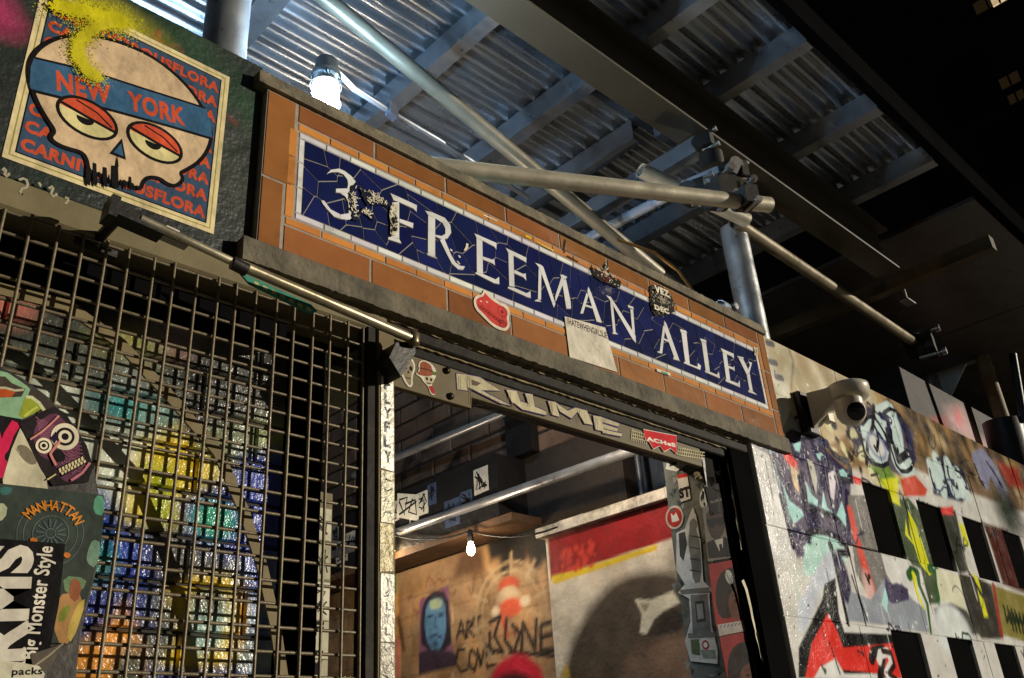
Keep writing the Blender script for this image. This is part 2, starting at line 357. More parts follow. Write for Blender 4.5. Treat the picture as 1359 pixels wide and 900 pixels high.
# ---- poster of the capped skull on the dark wall
po = thing('poster', (0.25, 0.018, 2.5), 'pasted poster of a beige skull in a blue NEW YORK headband', 'poster')
pr = Print(('Y', 0.012), off=0.0005)
A0, A1, A2, A3 = pr.uv((0, 208)), pr.uv((282, 310)), pr.uv((306, 103)), pr.uv((27, -35))
A3 = (A2[0] - (A1[0] - A0[0]) * 1.0, A0[1] + (A2[1] - A1[1]))
pu0, pu1, pv0, pv1 = (A0[0] + A3[0]) / 2, (A1[0] + A2[0]) / 2, (A0[1] + A1[1]) / 2, (A2[1] + A3[1]) / 2
W_, H_ = pu1 - pu0, pv1 - pv0; CR = lin(222, 205, 160); ORG = lin(205, 84, 52); BLU = lin(62, 84, 108); SK = lin(212, 184, 148); BK = lin(26, 24, 26)
Q = lambda a, b: (pu0 + a * W_, pv0 + b * H_)
rect = lambda a, b, c_, d: [Q(a, b), Q(c_, b), Q(c_, d), Q(a, d)]
pr.sheet(rect(0, 0, 1, 1), CR, px=False)
pr.poly(rect(.022, .022, .978, .978), lin(160, 150, 60), px=False); pr.poly(rect(.028, .028, .972, .972), CR, px=False)
pr.poly(rect(.045, .045, .955, .955), BK, px=False); pr.poly(rect(.052, .052, .948, .948), BLU, px=False)
for k in range(9):
    b = 0.068 + k * 0.0985
    pr.text('CARNIVOROUSFLORA', Q(.06, b), Q(.945, b), 0.066 * H_, ORG, px=False, bold=0.05)
pr.build('paper', m_paper, po)
sk_ = Print(('Y', 0.012), off=0.0031)
def C_(pts): return [sk_.uv((x / 2.647, y / 2.647)) for x, y in pts]
sko = [(100, 255), (112, 195), (160, 150), (230, 125), (330, 125), (430, 150), (540, 200), (640, 280), (710, 370), (745, 460), (735, 520), (700, 570), (650, 600), (632, 608), (645, 630), (620, 655), (590, 648), (560, 625), (520, 622), (500, 640), (495, 662), (470, 660), (455, 640), (440, 650), (425, 640), (410, 650), (390, 640), (370, 625), (350, 612), (330, 610), (310, 595), (305, 560), (290, 535), (230, 520), (190, 500), (175, 480), (195, 460), (165, 420), (120, 340)]
sk_.poly(smooth(C_(sko)), SK, px=False); sk_.stroke(smooth(C_(sko)), 0.0065, BK, px=False, closed=True)
sk_.poly(C_([(104, 300), (108, 235), (120, 203), (300, 245), (500, 310), (700, 372), (722, 378), (742, 440), (745, 488), (600, 445), (400, 390), (220, 345), (112, 318)]), lin(60, 98, 132), px=False)
sk_.stroke(C_([(120, 203), (300, 245), (500, 310), (722, 380)]), 0.004, BK, px=False); sk_.stroke(C_([(110, 318), (220, 345), (400, 390), (600, 445), (745, 488)]), 0.005, BK, px=False)
sk_.text('NEW', *[sk_.uv((x / 2.647, y / 2.647)) for x, y in ((200, 318), (392, 370))], 0.036, ORG, px=False, bold=0.04)
sk_.text('YORK', *[sk_.uv((x / 2.647, y / 2.647)) for x, y in ((450, 385), (652, 445))], 0.036, ORG, px=False, bold=0.04)
for cx_, cy_ in ((308, 415), (545, 502)):
    c0 = sk_.uv((cx_ / 2.647, cy_ / 2.647)); rx, ry = 0.0435, 0.0315
    sk_.ell(c0, rx, ry, lin(222, 210, 150), px=False, ang=-0.12)
    sk_.ell((c0[0], c0[1]), rx, ry, lin(205, 84, 56), px=False, ang=-0.12, a0=0.0, a1=math.pi)
    sk_.ell((c0[0] - .003, c0[1] - 0.002), .013, .012, BK, px=False, a0=math.pi, a1=2 * math.pi)
    sk_.stroke([(c0[0] - rx, c0[1] + .010), (c0[0], c0[1] + .001), (c0[0] + rx, c0[1] - .006)], 0.005, BK, px=False)
    sk_.ell(c0, rx, ry, BK, px=False, ang=-0.12, ring=0.005)
    sk_.stroke([(c0[0] - .02, c0[1] + .024), (c0[0] + .012, c0[1] + .016), (c0[0] + .036, c0[1] + .0)], .0025, BK, px=False)
sk_.poly(C_([(428, 488), (442, 562), (385, 540)]), BK, px=False); sk_.poly(C_([(425, 505), (433, 550), (398, 536)]), lin(60, 98, 132), px=False)
for x0, x1, h_ in ((300, 318, 570), (325, 340, 560), (345, 352, 590), (360, 376, 575), (380, 386, 600), (390, 416, 570), (420, 428, 618), (430, 444, 620), (452, 462, 608), (458, 470, 630), (476, 490, 640)):
    sk_.poly(C_([(x0, 625 + (x0 - 300) * .12), (x0 + 2, h_ + 12), (x1 - 2, h_ + 16), (x1, 632 + (x0 - 300) * .12), (x1 - 3, 655 + (x0 - 300) * .1), (x0 + 4, 648 + (x0 - 300) * .1)]), BK, px=False)
sk_.poly(C_([(405, 585), (411, 545), (416, 588)]), BK, px=False)
sk_.build('skull_drawing', m_paper, po)
yl = Print(('Y', 0.012), off=0.0075); yp = [(240, 30), (330, 10), (400, 40), (450, 70), (440, 95), (380, 110), (330, 130), (320, 200), (350, 265), (300, 250), (250, 200), (235, 150), (200, 120), (180, 60)]

# soft spray drawn on a fine grid glued over the sheet's top
sg = [(pu0 + .03 * W_, pu1 - .45 * W_, pv1 - .62 * H_, pv1 - .012 * H_)]

# ================================================================== TILED SIGN
sign = thing('tiled_sign', ((X0S + X1S) / 2, 0.0, Z0S), 'glazed tile sign reading 3 FREEMAN ALLEY, navy mosaic in an orange and brown frame', 'sign')
BRN = ph(138, 85, 42); ORT = ph(188, 118, 54); WHT = ph(222, 214, 190); NVY = ph(24, 29, 64)
gb = MB().box(X0S + .001, X1S - .001, -0.0040, 0.032, Z0S + .001, Z1S - .001, lin(158, 152, 142)); gb.build('grout_bed', m_grout, sign)
def jit(c, k=0.12):
    f = 1 + rng.uniform(-k, k); g_ = rng.uniform(-k / 3, k / 3); return (c[0] * f, c[1] * f * (1 + g_), c[2] * f * (1 - g_))
def tile(x0, x1, z0, z1, col, name, m_=m_glaze, front=-0.0055, gap=0.0014, bev=0.0014):
    mb = MB(); f = front + rng.uniform(-.0003, .0003)
    mb.box(x0 + gap / 2, x1 - gap / 2, f, -0.0005, z0 + gap / 2, z1 - gap / 2, col, bev); return mb.build(name, m_, sign)
def row(xs, z0, z1, col, name, **k):
    for a, b in zip(xs[:-1], xs[1:]): tile(a, b, z0, z1, jit(col, .22 if name == 'brown_tile' else .16), name, **k)
def spread(a, b, n, j=0.04):
    d = (b - a) / n; return [a] + [a + d * (i + rng.uniform(-j, j)) for i in range(1, n)] + [b]
ZT0, ZT1 = 2.424, 2.652        # orange frame outer
row([0.648, 0.82, 1.0, 1.172, 1.345, 1.515, 1.68, 1.85, 2.02, 2.19], ZT1, Z1S, BRN, 'brown_tile', gap=0.004)
row([0.632, 0.813, 0.994, 1.165, 1.336, 1.51, 1.68, 1.853, 2.021, 2.19], Z0S, ZT0, BRN, 'brown_tile', gap=0.004)
for a, b in ((Z0S, 2.505), (2.505, Z1S)): tile(X0S, 0.630 if a == Z0S else 0.646, a, b, jit(BRN), 'brown_tile', gap=0.004)
for a, b in ((Z0S, 2.45), (2.45, 2.57), (2.57, Z1S)): tile(2.192, X1S, a, b, jit(BRN), 'brown_tile', gap=0.004)
row(spread(0.650, 2.19, 23), 2.634, ZT1, ORT, 'orange_tile', gap=0.002); row(spread(0.634, 2.19, 22), ZT0, 2.441, ORT, 'orange_tile', gap=0.002)
for a, b in ((2.441, 2.51), (2.51, 2.57), (2.57, 2.634)):
    tile(0.632, 0.651, a, b, jit(ORT), 'orange_tile', gap=0.002); tile(2.172, 2.190, a, b, jit(ORT), 'orange_tile', gap=0.002)
row(spread(0.653, 2.171, 27), 2.6185, 2.632, WHT, 'white_tile'); row(spread(0.653, 2.171, 26), 2.443, 2.4565, WHT, 'white_tile')
for a, b in zip([2.4565, 2.51, 2.565], [2.51, 2.565, 2.6185]):
    tile(0.653, 0.666, a, b, jit(WHT, .05), 'white_tile'); tile(2.158, 2.171, a, b, jit(WHT, .05), 'white_tile')
# navy crazy-paved mosaic: Voronoi cells with grout between
NX0, NX1, NZ0, NZ1 = 0.667, 2.157, 2.4575, 2.6175
r2 = random.Random(11); seeds = []
while len(seeds) < 118:
    q = (r2.uniform(NX0, NX1), r2.uniform(NZ0, NZ1))
    if all((q[0] - s[0]) ** 2 + (q[1] - s[1]) ** 2 > 0.027 ** 2 for s in seeds): seeds.append(q)
def clip(poly, a, b, c):
    R = []
    for i in range(len(poly)):
        p_, q_ = poly[i - 1], poly[i]; dp = a * p_[0] + b * p_[1] - c; dq = a * q_[0] + b * q_[1] - c
        if (dp <= 0) != (dq <= 0): t = dp / (dp - dq); R.append((p_[0] + t * (q_[0] - p_[0]), p_[1] + t * (q_[1] - p_[1])))
        if dq <= 0: R.append(q_)
    return R
for i, s in enumerate(seeds):
    P = [(NX0, NZ0), (NX1, NZ0), (NX1, NZ1), (NX0, NZ1)]
    for j, t_ in enumerate(seeds):
        if i == j: continue
        dx, dz = t_[0] - s[0], t_[1] - s[1]; L = math.hypot(dx, dz)
        if L > 0.25: continue
        P = clip(P, dx / L, dz / L, (dx * (s[0] + t_[0]) + dz * (s[1] + t_[1])) / 2 / L - 0.00115)
        if len(P) < 3: break
    if len(P) < 3: continue
    mb = MB(); mb.prism(P, lambda u, v, t: (u, -t, v), 0.0030, 0.0050 + rng.uniform(-.0002, .0002), jit(NVY, .25)); mb.build('navy_tile', m_navy, sign)
# letters, traced stroke by stroke
def crop(ox, oy, k=6.925): return lambda pts: [(aY(ox + x / k, oy + y / k)[0], aY(ox + x / k, oy + y / k)[2]) for x, y in pts]
cA, cB, cC, cD, cE = crop(400, 200), crop(540, 260), crop(660, 310), crop(740, 350), crop(860, 400)
LT = {
 'figure_three': [(cA, [(220, 225), (255, 190), (330, 180), (380, 202), (372, 235), (320, 212), (262, 212)]), (cA, [(380, 202), (440, 248), (480, 300), (455, 330), (440, 403), (405, 360), (412, 320), (405, 280), (372, 237)]),
   (cA, [(300, 365), (405, 362), (438, 403), (390, 406), (300, 398)]), (cA, [(340, 406), (440, 407), (472, 460), (480, 540), (460, 592), (417, 590), (418, 540), (410, 480), (385, 435)]),
   (cA, [(342, 602), (415, 592), (460, 594), (492, 598), (465, 630), (400, 650), (337, 640)]), (cA, [(165, 475), (190, 475), (250, 555), (338, 600), (333, 638), (280, 620), (215, 550), (175, 500)])],
 'letter_f': [(cA, [(818, 492), (880, 485), (880, 822), (808, 808)]), (cA, [(780, 810), (805, 808), (880, 826), (900, 865), (780, 828)]), (cA, [(800, 405), (1043, 515), (1040, 575), (1010, 545), (880, 486), (830, 470)]), (cA, [(883, 640), (1010, 680), (1005, 725), (883, 672)])],
 'letter_r': [(cB, [(178, 192), (241, 220), (240, 570), (175, 545)]), (cB, [(150, 150), (215, 165), (330, 215), (380, 280), (388, 350), (355, 400), (310, 415), (243, 385), (243, 370), (300, 382), (335, 362), (335, 310), (310, 262), (245, 221), (178, 189)]),
   (cB, [(285, 417), (325, 407), (390, 560), (430, 625), (470, 655), (515, 660), (495, 690), (450, 685), (395, 635), (340, 530)]), (cB, [(158, 540), (240, 572), (264, 590), (175, 558)])],
 'letter_e': [(cB, [(622, 400), (675, 422), (680, 728), (625, 712)]), (cB, [(603, 358), (805, 445), (803, 505), (785, 478), (677, 422), (622, 397)]), (cB, [(680, 570), (765, 598), (785, 592), (790, 650), (765, 630), (680, 597)]), (cB, [(605, 722), (625, 714), (680, 730), (795, 780), (828, 755), (830, 822), (780, 812)])],
 'letter_e.': [(cB, [(915, 537), (960, 552), (970, 848), (922, 838)]), (cB, [(890, 490), (1080, 580), (1078, 625), (1050, 606), (915, 535)]), (cB, [(968, 692), (1052, 730), (1072, 722), (1078, 790), (1050, 757), (968, 722)]), (cC, [(78, 500), (140, 512), (250, 560), (285, 540), (288, 602), (250, 592), (80, 514)])],
 'letter_m': [(cC, [(362, 325), (386, 380), (383, 622), (355, 612)]), (cC, [(325, 625), (355, 614), (388, 640), (330, 632)]), (cC, [(330, 280), (385, 300), (405, 320), (515, 655), (500, 690), (385, 370), (362, 318)]), (cC, [(516, 640), (513, 590), (570, 410), (590, 425), (600, 440)]), (cC, [(575, 440), (612, 432), (655, 640), (658, 700), (615, 700)]), (cC, [(560, 392), (580, 388), (625, 410), (605, 430), (572, 428)])],
 'letter_a': [(cD, [(248, 275), (266, 300), (215, 470), (190, 465)]), (cD, [(265, 222), (292, 285), (388, 552), (340, 540), (255, 262)]), (cD, [(238, 385), (300, 405), (302, 420), (232, 400)])],
 'letter_n': [(cD, [(465, 350), (492, 400), (516, 645), (492, 640)]), (cD, [(480, 644), (516, 640), (538, 660), (497, 655)]), (cD, [(425, 298), (470, 315), (493, 352), (698, 672), (700, 738), (672, 705), (465, 348)]), (cD, [(650, 430), (675, 430), (692, 655), (668, 625)]), (cD, [(625, 390), (675, 405), (682, 428), (632, 412)])],
 'letter_a.': [(cE, [(122, 225), (138, 262), (112, 488), (88, 478)]), (cE, [(132, 185), (150, 212), (268, 545), (225, 530), (128, 258)]), (cE, [(130, 347), (180, 370), (182, 388), (127, 364)]), (cE, [(68, 468), (88, 470), (112, 490), (72, 478)]), (cE, [(213, 522), (250, 535), (278, 556), (215, 540)])],
 'letter_l': [(cE, [(288, 292), (335, 302), (365, 582), (325, 572)]), (cE, [(275, 262), (330, 278), (342, 300), (283, 290)]), (cE, [(310, 562), (365, 584), (436, 612), (440, 575), (468, 600), (462, 637), (312, 576)])],
 'letter_l.': [(cE, [(475, 376), (515, 388), (550, 652), (512, 642)]), (cE, [(460, 348), (515, 365), (520, 386), (470, 373)]), (cE, [(505, 642), (550, 655), (615, 682), (632, 652), (642, 714), (507, 657)])],
 'letter_e..': [(cE, [(668, 478), (705, 492), (738, 732), (702, 722)]), (cE, [(650, 438), (770, 490), (772, 535), (750, 512), (668, 474)]), (cE, [(714, 598), (765, 615), (775, 600), (778, 650), (758, 632), (716, 618)]), (cE, [(693, 722), (738, 735), (808, 762), (822, 732), (828, 797), (697, 742)])],
 'letter_y': [(cE, [(815, 530), (855, 535), (917, 662), (890, 680)]), (cE, [(905, 560), (938, 572), (916, 660), (900, 640), (920, 590)]), (cE, [(890, 683), (916, 668), (945, 832), (915, 826)]), (cE, [(902, 825), (945, 835), (985, 866), (905, 840)]), (cE, [(800, 508), (858, 522), (862, 534), (815, 527)])],
}
for nm, pieces in LT.items():
    nm = nm.rstrip('.'); root = None
    gm = MB()
    for k, (fn, pts) in enumerate(pieces):
        P = fn(pts); A = sum(P[i - 1][0] * P[i][1] - P[i][0] * P[i - 1][1] for i in range(len(P)))
        if A < 0: P = P[::-1]
        c_ = (sum(a for a, b in P) / len(P), sum(b for a, b in P) / len(P))
        gm.prism([(c_[0] + (a - c_[0]) * 1.0 + (0.0012 if a > c_[0] else -0.0012), b + (0.0012 if b > c_[1] else -0.0012)) for a, b in P], lambda u, v, t: (u, -t, v), 0.0046, 0.00535 + k * 0.00003, lin(120, 112, 100))
    g_o = gm.build(nm, m_grout, sign)
    for k, (fn, pts) in enumerate(pieces):
        P = fn(pts); A = sum(P[i - 1][0] * P[i][1] - P[i][0] * P[i - 1][1] for i in range(len(P)))
        if A < 0: P = P[::-1]
        MB().prism(P, lambda u, v, t: (u, -t, v), 0.0045, 0.0064 + k * 0.00006, jit(WHT, .05)).build('white_piece', m_glaze, g_o)

# concrete coping over the sign
def ragged(x0, x1, y0, y1, z0, z1, n, col, jt=0.004, jb=0.002):
    mb = MB(); xs = [x0 + (x1 - x0) * i / n for i in range(n + 1)]; vs = []
    for x in xs:
        a = z0 + rng.uniform(-jb, jb); b = z1 + rng.uniform(-jt, jt); yy = y0
        vs += [(x, yy, a), (x, yy + .002, b), (x, y1, b), (x, y1, a)]
    fs = []
    for i in range(n):
        for k in range(4): a = i * 4 + k; b = i * 4 + (k + 1) % 4; fs.append((a, a + 4, b + 4, b))
    fs += [(0, 1, 2, 3), (4 * n + 3, 4 * n + 2, 4 * n + 1, 4 * n)]
    mb.add(vs, fs, col); return mb
o = ragged(X0S - 0.02, 2.235, -0.012, 0.16, 2.6965, 2.7245, 220, lin(122, 112, 90), 0.0014, 0.0006).build('coping', m_conc); tag(o, 'thin weathered concrete coping along the top of the tiled sign', 'coping')
o = ragged(0.56, 2.235, -0.014, 0.14, 2.3225, 2.3675, 260, lin(108, 100, 82), 0.0004, 0.0014).build('concrete_lintel', m_conc); tag(o, 'rough stained concrete lintel between the tiled sign and the gate frame', 'lintel')
bk = MB().box(X0S + .01, 2.235, 0.034, 0.16, 2.369, 2.695, lin(90, 85, 78)); tag(bk.build('backing_wall', m_conc), 'plain masonry block behind the tiled sign', 'wall')

# ================================================================== RIGHT PAINTED BLOCK WALL
rw = thing('block_wall', (2.4, 0.0, 1.0), 'long pierced block wall right of the gate, covered in glossy graffiti', 'wall')
cols = [2.045, 2.28]; x = 2.28
pieces = []; voids = []
zr = [(2.512, 2.700), (2.325, 2.512), (2.100, 2.325), (1.875, 2.100), (1.650, 1.875), (1.42, 1.650)]
def res(x): return 0.0038 if x < 3.0 else (0.008 if x < 4.4 else 0.02)
XE = 8.6
for r_, (z0, z1) in enumerate(zr):
    xs = [2.235 if z0 > 2.3 else 2.045]
    if r_ in (2, 4):
        o0 = 2.668 if r_ == 2 else 2.62; k = 0; a = xs[0]; segs = [(a, 2.43), (2.43, o0)]
        while o0 + 0.39 * k < XE:
            v0 = o0 + 0.392 * k; voids.append((v0, v0 + 0.196, z0, z1)); m_x = v0 + 0.196 + 0.098
            segs += [(v0 + 0.196, m_x), (m_x, v0 + 0.392)]; k += 1
    else:
        segs = []; a = xs[0]; b = 2.668 - 0.392 + (0.196 if r_ % 2 else 0.0)
        if r_ == 1 : b = 2.472
        while a < XE: 
            if b - a > 0.05: segs.append((a, b)); a = b
            b += 0.392
    for a, b in segs: pieces.append((a, b, z0, z1, res(a), rng.uniform(-0.0012, 0.0012)))
pieces.append((2.045, 2.2345, 2.325, 2.3665, 0.0045, 0.0))
out, U, V = grid_pieces(pieces, None, 0.0022, 0.19)
p = Painter(U, V, ph(196, 186, 165)); p.k = 0.5
K7 = lambda pts: [(lambda a: (a[0], a[2]))(aY(1060 + x / 3.4615, 640 + y / 3.4615)) for x, y in pts]
K8 = lambda pts: [(lambda a: (a[0], a[2]))(aY(1000 + x / 4.5, 540 + y / 4.5)) for x, y in pts]
K3 = lambda pts: [(lambda a: (a[0], a[2]))(aY(1000 + x / 3.6, 400 + y / 3.6)) for x, y in pts]
KP = lambda pts: [(lambda a: (a[0], a[2]))(aY(x, y)) for x, y in pts]
PUR = ph(62, 50, 74); MNT = ph(168, 196, 176); GRY = ph(132, 122, 108); TAN = ph(160, 135, 98); RED = ph(222, 74, 60); LIM = ph(205, 222, 40); GRN = ph(62, 100, 52); BLK = ph(28, 26, 26); WT = ph(226, 218, 196); LGR = ph(190, 196, 200); NAV = ph(44, 44, 84); DOL = ph(70, 66, 52); MAR = ph(98, 44, 36)
# upper band beige / brown
p.poly(KP([(1010, 440), (1200, 530), (1200, 660), (1160, 640), (1100, 600), (1040, 575), (1030, 500)]), ph(190, 168, 128), 0.03)
p.poly(KP([(1010, 470), (1045, 490), (1050, 560), (1030, 570)]), ph(200, 186, 158), 0.02)
p.poly(KP([(1148, 500), (1359, 610), (1359, 680), (1250, 640), (1170, 600)]), ph(130, 104, 72), 0.02)
p.mottle([ph(176, 150, 104), ph(96, 78, 56), ph(150, 118, 70), ph(80, 66, 52)], 160, 0.02, 0.07, 0.7, 0.015, (2.85, 5.2), (2.52, 2.70))
p.mottle([ph(214, 200, 170), ph(160, 140, 105), ph(180, 165, 130)], 60, 0.02, 0.06, 0.4, 0.02, (2.25, 2.9), (2.5, 2.70))
for q in ((1018, 455), (1022, 480), (1030, 500)): p.stroke([KP([q])[0], KP([(q[0] + 8, q[1] + 2)])[0]], 0.02, ph(120, 112, 104), 0.006)
p.stroke(K3([(160, 200), (190, 290), (180, 420)]), 0.012, ph(140, 130, 105), 0.01, .8)
p.poly(K3([(135, 620), (175, 525), (225, 590), (260, 650), (200, 690)]), ph(150, 145, 125), 0.006)
# white left strip + purple/mint letters
p.poly(K8([(0, 220), (95, 300), (150, 440), (220, 700), (250, 900), (100, 900), (0, 330)]), ph(222, 214, 196), 0.01)
p.poly(K8([(0, 140), (160, 190), (120, 300), (60, 270), (0, 230)]), ph(160, 152, 140), 0.01); p.ell(K8([(100, 215)])[0], .03, .03, ph(170, 190, 182), .01)
p.poly(K8([(170, 230), (230, 140), (330, 200), (400, 180), (480, 300), (560, 330), (580, 480), (560, 800), (420, 900), (260, 900), (215, 700), (150, 480), (100, 280)]), ph(104, 92, 100), 0.012)
p.poly(K8([(170, 240), (200, 255), (262, 330), (262, 380), (240, 390), (180, 300)]), RED, 0.005); p.poly(K8([(215, 340), (275, 395), (272, 520), (240, 470)]), ph(214, 176, 130), 0.008)
for c_, r_ in (((262, 232), 62), ((400, 262), 70), ((520, 370), 66)): q = K8([c_])[0]; p.ell(q, r_ * .0007 + .01, r_ * .0008, PUR, 0.006)
for pts in ([(235, 225), (262, 205), (285, 215), (275, 270), (250, 260)], [(372, 280), (400, 275), (432, 300), (415, 335), (385, 310)], [(510, 380), (535, 370), (562, 405), (550, 450), (520, 420)]): p.poly(K8(pts), MNT, 0.004)
for a, b in (((290, 420), (310, 600)), ((330, 320), (370, 590)), ((420, 320), (400, 600)), ((450, 400), (480, 640)), ((510, 470), (500, 640)), ((560, 520), (566, 800))): p.stroke(K8([a, b]), 0.032, PUR, 0.005)
p.poly(K8([(320, 310), (355, 330), (380, 430), (375, 530), (345, 420)]), ph(196, 186, 160), 0.004); p.poly(K8([(445, 400), (480, 375), (492, 430), (480, 560), (460, 540)]), ph(205, 190, 200), 0.004)
for pts in ([(170, 450), (215, 560), (290, 620), (300, 650), (240, 700), (215, 640)], [(312, 440), (345, 520), (385, 560), (380, 610), (330, 620)], [(415, 500), (440, 600), (500, 650), (470, 660), (405, 620)], [(525, 560), (550, 640), (552, 745), (490, 670)]): p.poly(K8(pts), MNT, 0.004)
p.ell(K8([(365, 680)])[0], .05, .05, PUR, 0.006); p.poly(K8([(320, 770), (400, 750), (520, 800), (560, 900), (540, 1000), (300, 1010), (300, 900)]), ph(176, 198, 172), 0.006)
p.stroke(K8([(230, 735), (330, 790)]), .03, PUR, .008); p.stroke(K8([(455, 820), (480, 900)]), .018, ph(30, 60, 44), .004)
# grey patch and pink line
p.poly(K7([(225, 60), (300, 60), (380, 340), (450, 520), (330, 540), (260, 420), (240, 250)]), GRY, 0.006)
p.poly(K7([(380, 340), (560, 370), (600, 400), (750, 420), (760, 600), (640, 560), (600, 680), (520, 520), (470, 540), (400, 420)]), ph(222, 212, 184), 0.006)
p.stroke(K7([(235, 130), (262, 250), (300, 380), (338, 510)]), .034, ph(226, 96, 76), .004, w2=0.05); p.ell(K7([(322, 490)])[0], .03, .05, ph(232, 170, 150), .01)
p.stroke(K7([(190, 270), (280, 300), (370, 318)]), 0.007, BLK, .003)
p.poly(K7([(120, 330), (160, 310), (215, 400), (240, 500), (240, 620), (190, 500), (110, 480), (40, 660), (0, 700), (0, 560)]), ph(190, 186, 180), 0.01)
for c_, r_ in (((205, 440), .05),): p.ell(K7([c_])[0], .035, .075, PUR, .006)
# grey cloud letters along lower middle
p.poly(K7([(240, 500), (330, 540), (400, 430), (440, 500), (470, 460), (520, 540), (580, 580), (600, 690), (480, 680), (420, 660), (260, 640), (215, 640)]), ph(150, 148, 142), 0.006)
p.poly(K7([(395, 430), (420, 470), (450, 462), (500, 490), (505, 540), (430, 560), (395, 530)]), ph(84, 74, 88), 0.008); p.poly(K7([(378, 560), (395, 480), (410, 540), (402, 600)]), MNT, .004)
p.stroke(K7([(180, 450), (195, 560), (205, 660), (300, 690), (450, 680)]), .028, ph(236, 230, 212), .005); p.stroke(K7([(150, 285), (170, 380), (200, 520), (228, 650)]), .016, ph(24, 26, 24), .002)
p.stroke(K7([(245, 430), (280, 540), (312, 630)]), .008, ph(30, 30, 34), .003)
# black and red arrow
p.poly(K7([(0, 760), (60, 640), (110, 540), (120, 470), (170, 440), (185, 600), (210, 690), (455, 700), (470, 900), (0, 900)]), ph(30, 30, 28), 0.006)
p.poly(K7([(30, 900), (60, 740), (135, 600), (180, 690), (205, 760), (430, 740), (475, 900), (300, 870), (170, 860), (110, 900)]), ph(226, 62, 48), 0.005)
p.poly(K7([(70, 900), (100, 850), (170, 810), (210, 880), (370, 880), (380, 905)]), ph(206, 200, 180), .006)
p.stroke(K7([(335, 815), (345, 780), (390, 772), (385, 820), (375, 900)]), .03, ph(30, 20, 20), .003); p.stroke(K7([(370, 820), (375, 790), (410, 780), (428, 830), (405, 880), (430, 905)]), .026, ph(220, 210, 190), .003); p.stroke(K7([(385, 775), (425, 785), (440, 840), (415, 880), (450, 905)]), .016, ph(60, 26, 22), .003)
p.stroke(K7([(150, 760), (190, 880)]), .006, BLK, .002)
# lime / green verticals
p.poly(K7([(430, 90), (500, 70), (550, 130), (640, 430), (640, 560), (600, 560), (560, 400), (520, 380), (470, 300), (440, 160)]), ph(88, 96, 66), 0.012)
p.poly(K7([(355, 0), (400, 0), (450, 40), (470, 110), (430, 90), (400, 30)]), LIM, .01); p.poly(K7([(500, 125), (545, 210), (612, 420), (600, 430), (560, 380), (515, 240)]), LIM, .005); p.poly(K7([(492, 170), (505, 240), (540, 300), (490, 240)]), LIM, .005)
p.stroke(K7([(600, 400), (632, 400), (640, 550)]), .03, GRN, .006)
p.stroke(K7([(505, 430), (520, 405), (545, 415), (552, 470), (590, 560), (606, 690)]), .035, GRN, .006, w2=.014); p.stroke(K7([(528, 430), (540, 500), (575, 580)]), .03, LIM, .006, w2=.012)
p.poly(K7([(630, 400), (740, 430), (770, 600), (720, 590), (660, 580), (636, 470)]), ph(206, 196, 160), .006)
p.poly(K7([(620, 580), (700, 555), (770, 590), (830, 700), (780, 700), (720, 640), (660, 650), (640, 690)]), ph(92, 86, 74), .012); p.ell(K7([(715, 690)])[0], .14, .09, ph(200, 196, 180), .012)
p.poly(K7([(735, 420), (820, 440), (900, 480), (930, 720), (840, 720), (790, 640), (750, 500)]), ph(74, 68, 54), .01)
p.poly(K7([(735, 180), (760, 200), (788, 300), (760, 290)]), LIM, .006); p.poly(K7([(798, 410), (822, 440), (870, 620), (850, 620)]), LIM, .006); p.stroke(K7([(690, 150), (720, 260), (780, 410), (840, 520)]), .02, ph(26, 26, 22), .005)
p.poly(K7([(640, 110), (720, 130), (780, 410), (740, 420), (690, 300)]), ph(72, 70, 54), .01)
p.poly(K7([(880, 470), (1060, 530), (1060, 740), (930, 700)]), ph(140, 126, 66), .01); p.stroke(K7([(895, 480), (930, 700)]), .03, ph(150, 60, 46), .006)
for k in range(6): p.stroke(K7([(940 + k * 18, 570 + k * 8), (955 + k * 18, 640 + k * 6), (970 + k * 16, 600 + k * 6), (985 + k * 16, 680 + k * 4)]), .016, ph(50, 58, 34), .004)
p.poly(K7([(850, 190), (960, 220), (1060, 520), (940, 470)]), ph(92, 48, 36), .02)
# upper right lettering
p.poly(K3([(540, 500), (640, 520), (760, 620), (760, 760), (700, 830), (560, 780), (480, 700), (430, 560)]), ph(90, 80, 86), .015)
p.poly(K3([(510, 600), (560, 540), (610, 600), (650, 700), (640, 790), (540, 760)]), LGR, .006); p.stroke(K3([(615, 560), (660, 540), (680, 620), (690, 760), (740, 790)]), .1, LGR, .008)
p.stroke(K3([(608, 545), (640, 560), (652, 640), (640, 700), (600, 640)]), .03, NAV, .005); p.stroke(K3([(640, 620), (670, 690), (690, 760), (745, 720)]), .03, ph(26, 26, 34), .005); p.stroke(K3([(700, 560), (740, 640), (760, 740)]), .05, NAV, .01)
p.stroke(K3([(575, 500), (570, 600), (545, 680), (540, 780)]), .02, ph(60, 50, 46), .004); p.ell(K3([(590, 690)])[0], .07, .05, ph(150, 150, 150), .006); p.ell(K3([(590, 690)])[0], .05, .036, ph(206, 204, 204), .006)
p.poly(K3([(540, 790), (640, 780), (700, 870), (640, 900), (600, 850)]), ph(120, 140, 60), .012); p.poly(K3([(610, 850), (690, 840), (690, 900), (640, 900)]), LIM, .012)
p.poly(K3([(700, 850), (770, 830), (830, 900), (820, 930), (720, 930)]), ph(196, 90, 62), .01); p.poly(K3([(470, 830), (520, 850), (510, 880), (480, 870)]), RED, .006); p.poly(K7([(650, 120), (710, 110), (712, 150), (660, 150)]), RED, .01)
p.poly(K3([(840, 780), (900, 740), (1000, 800), (1040, 900), (1000, 960), (860, 920)]), ph(48, 46, 62), .015)
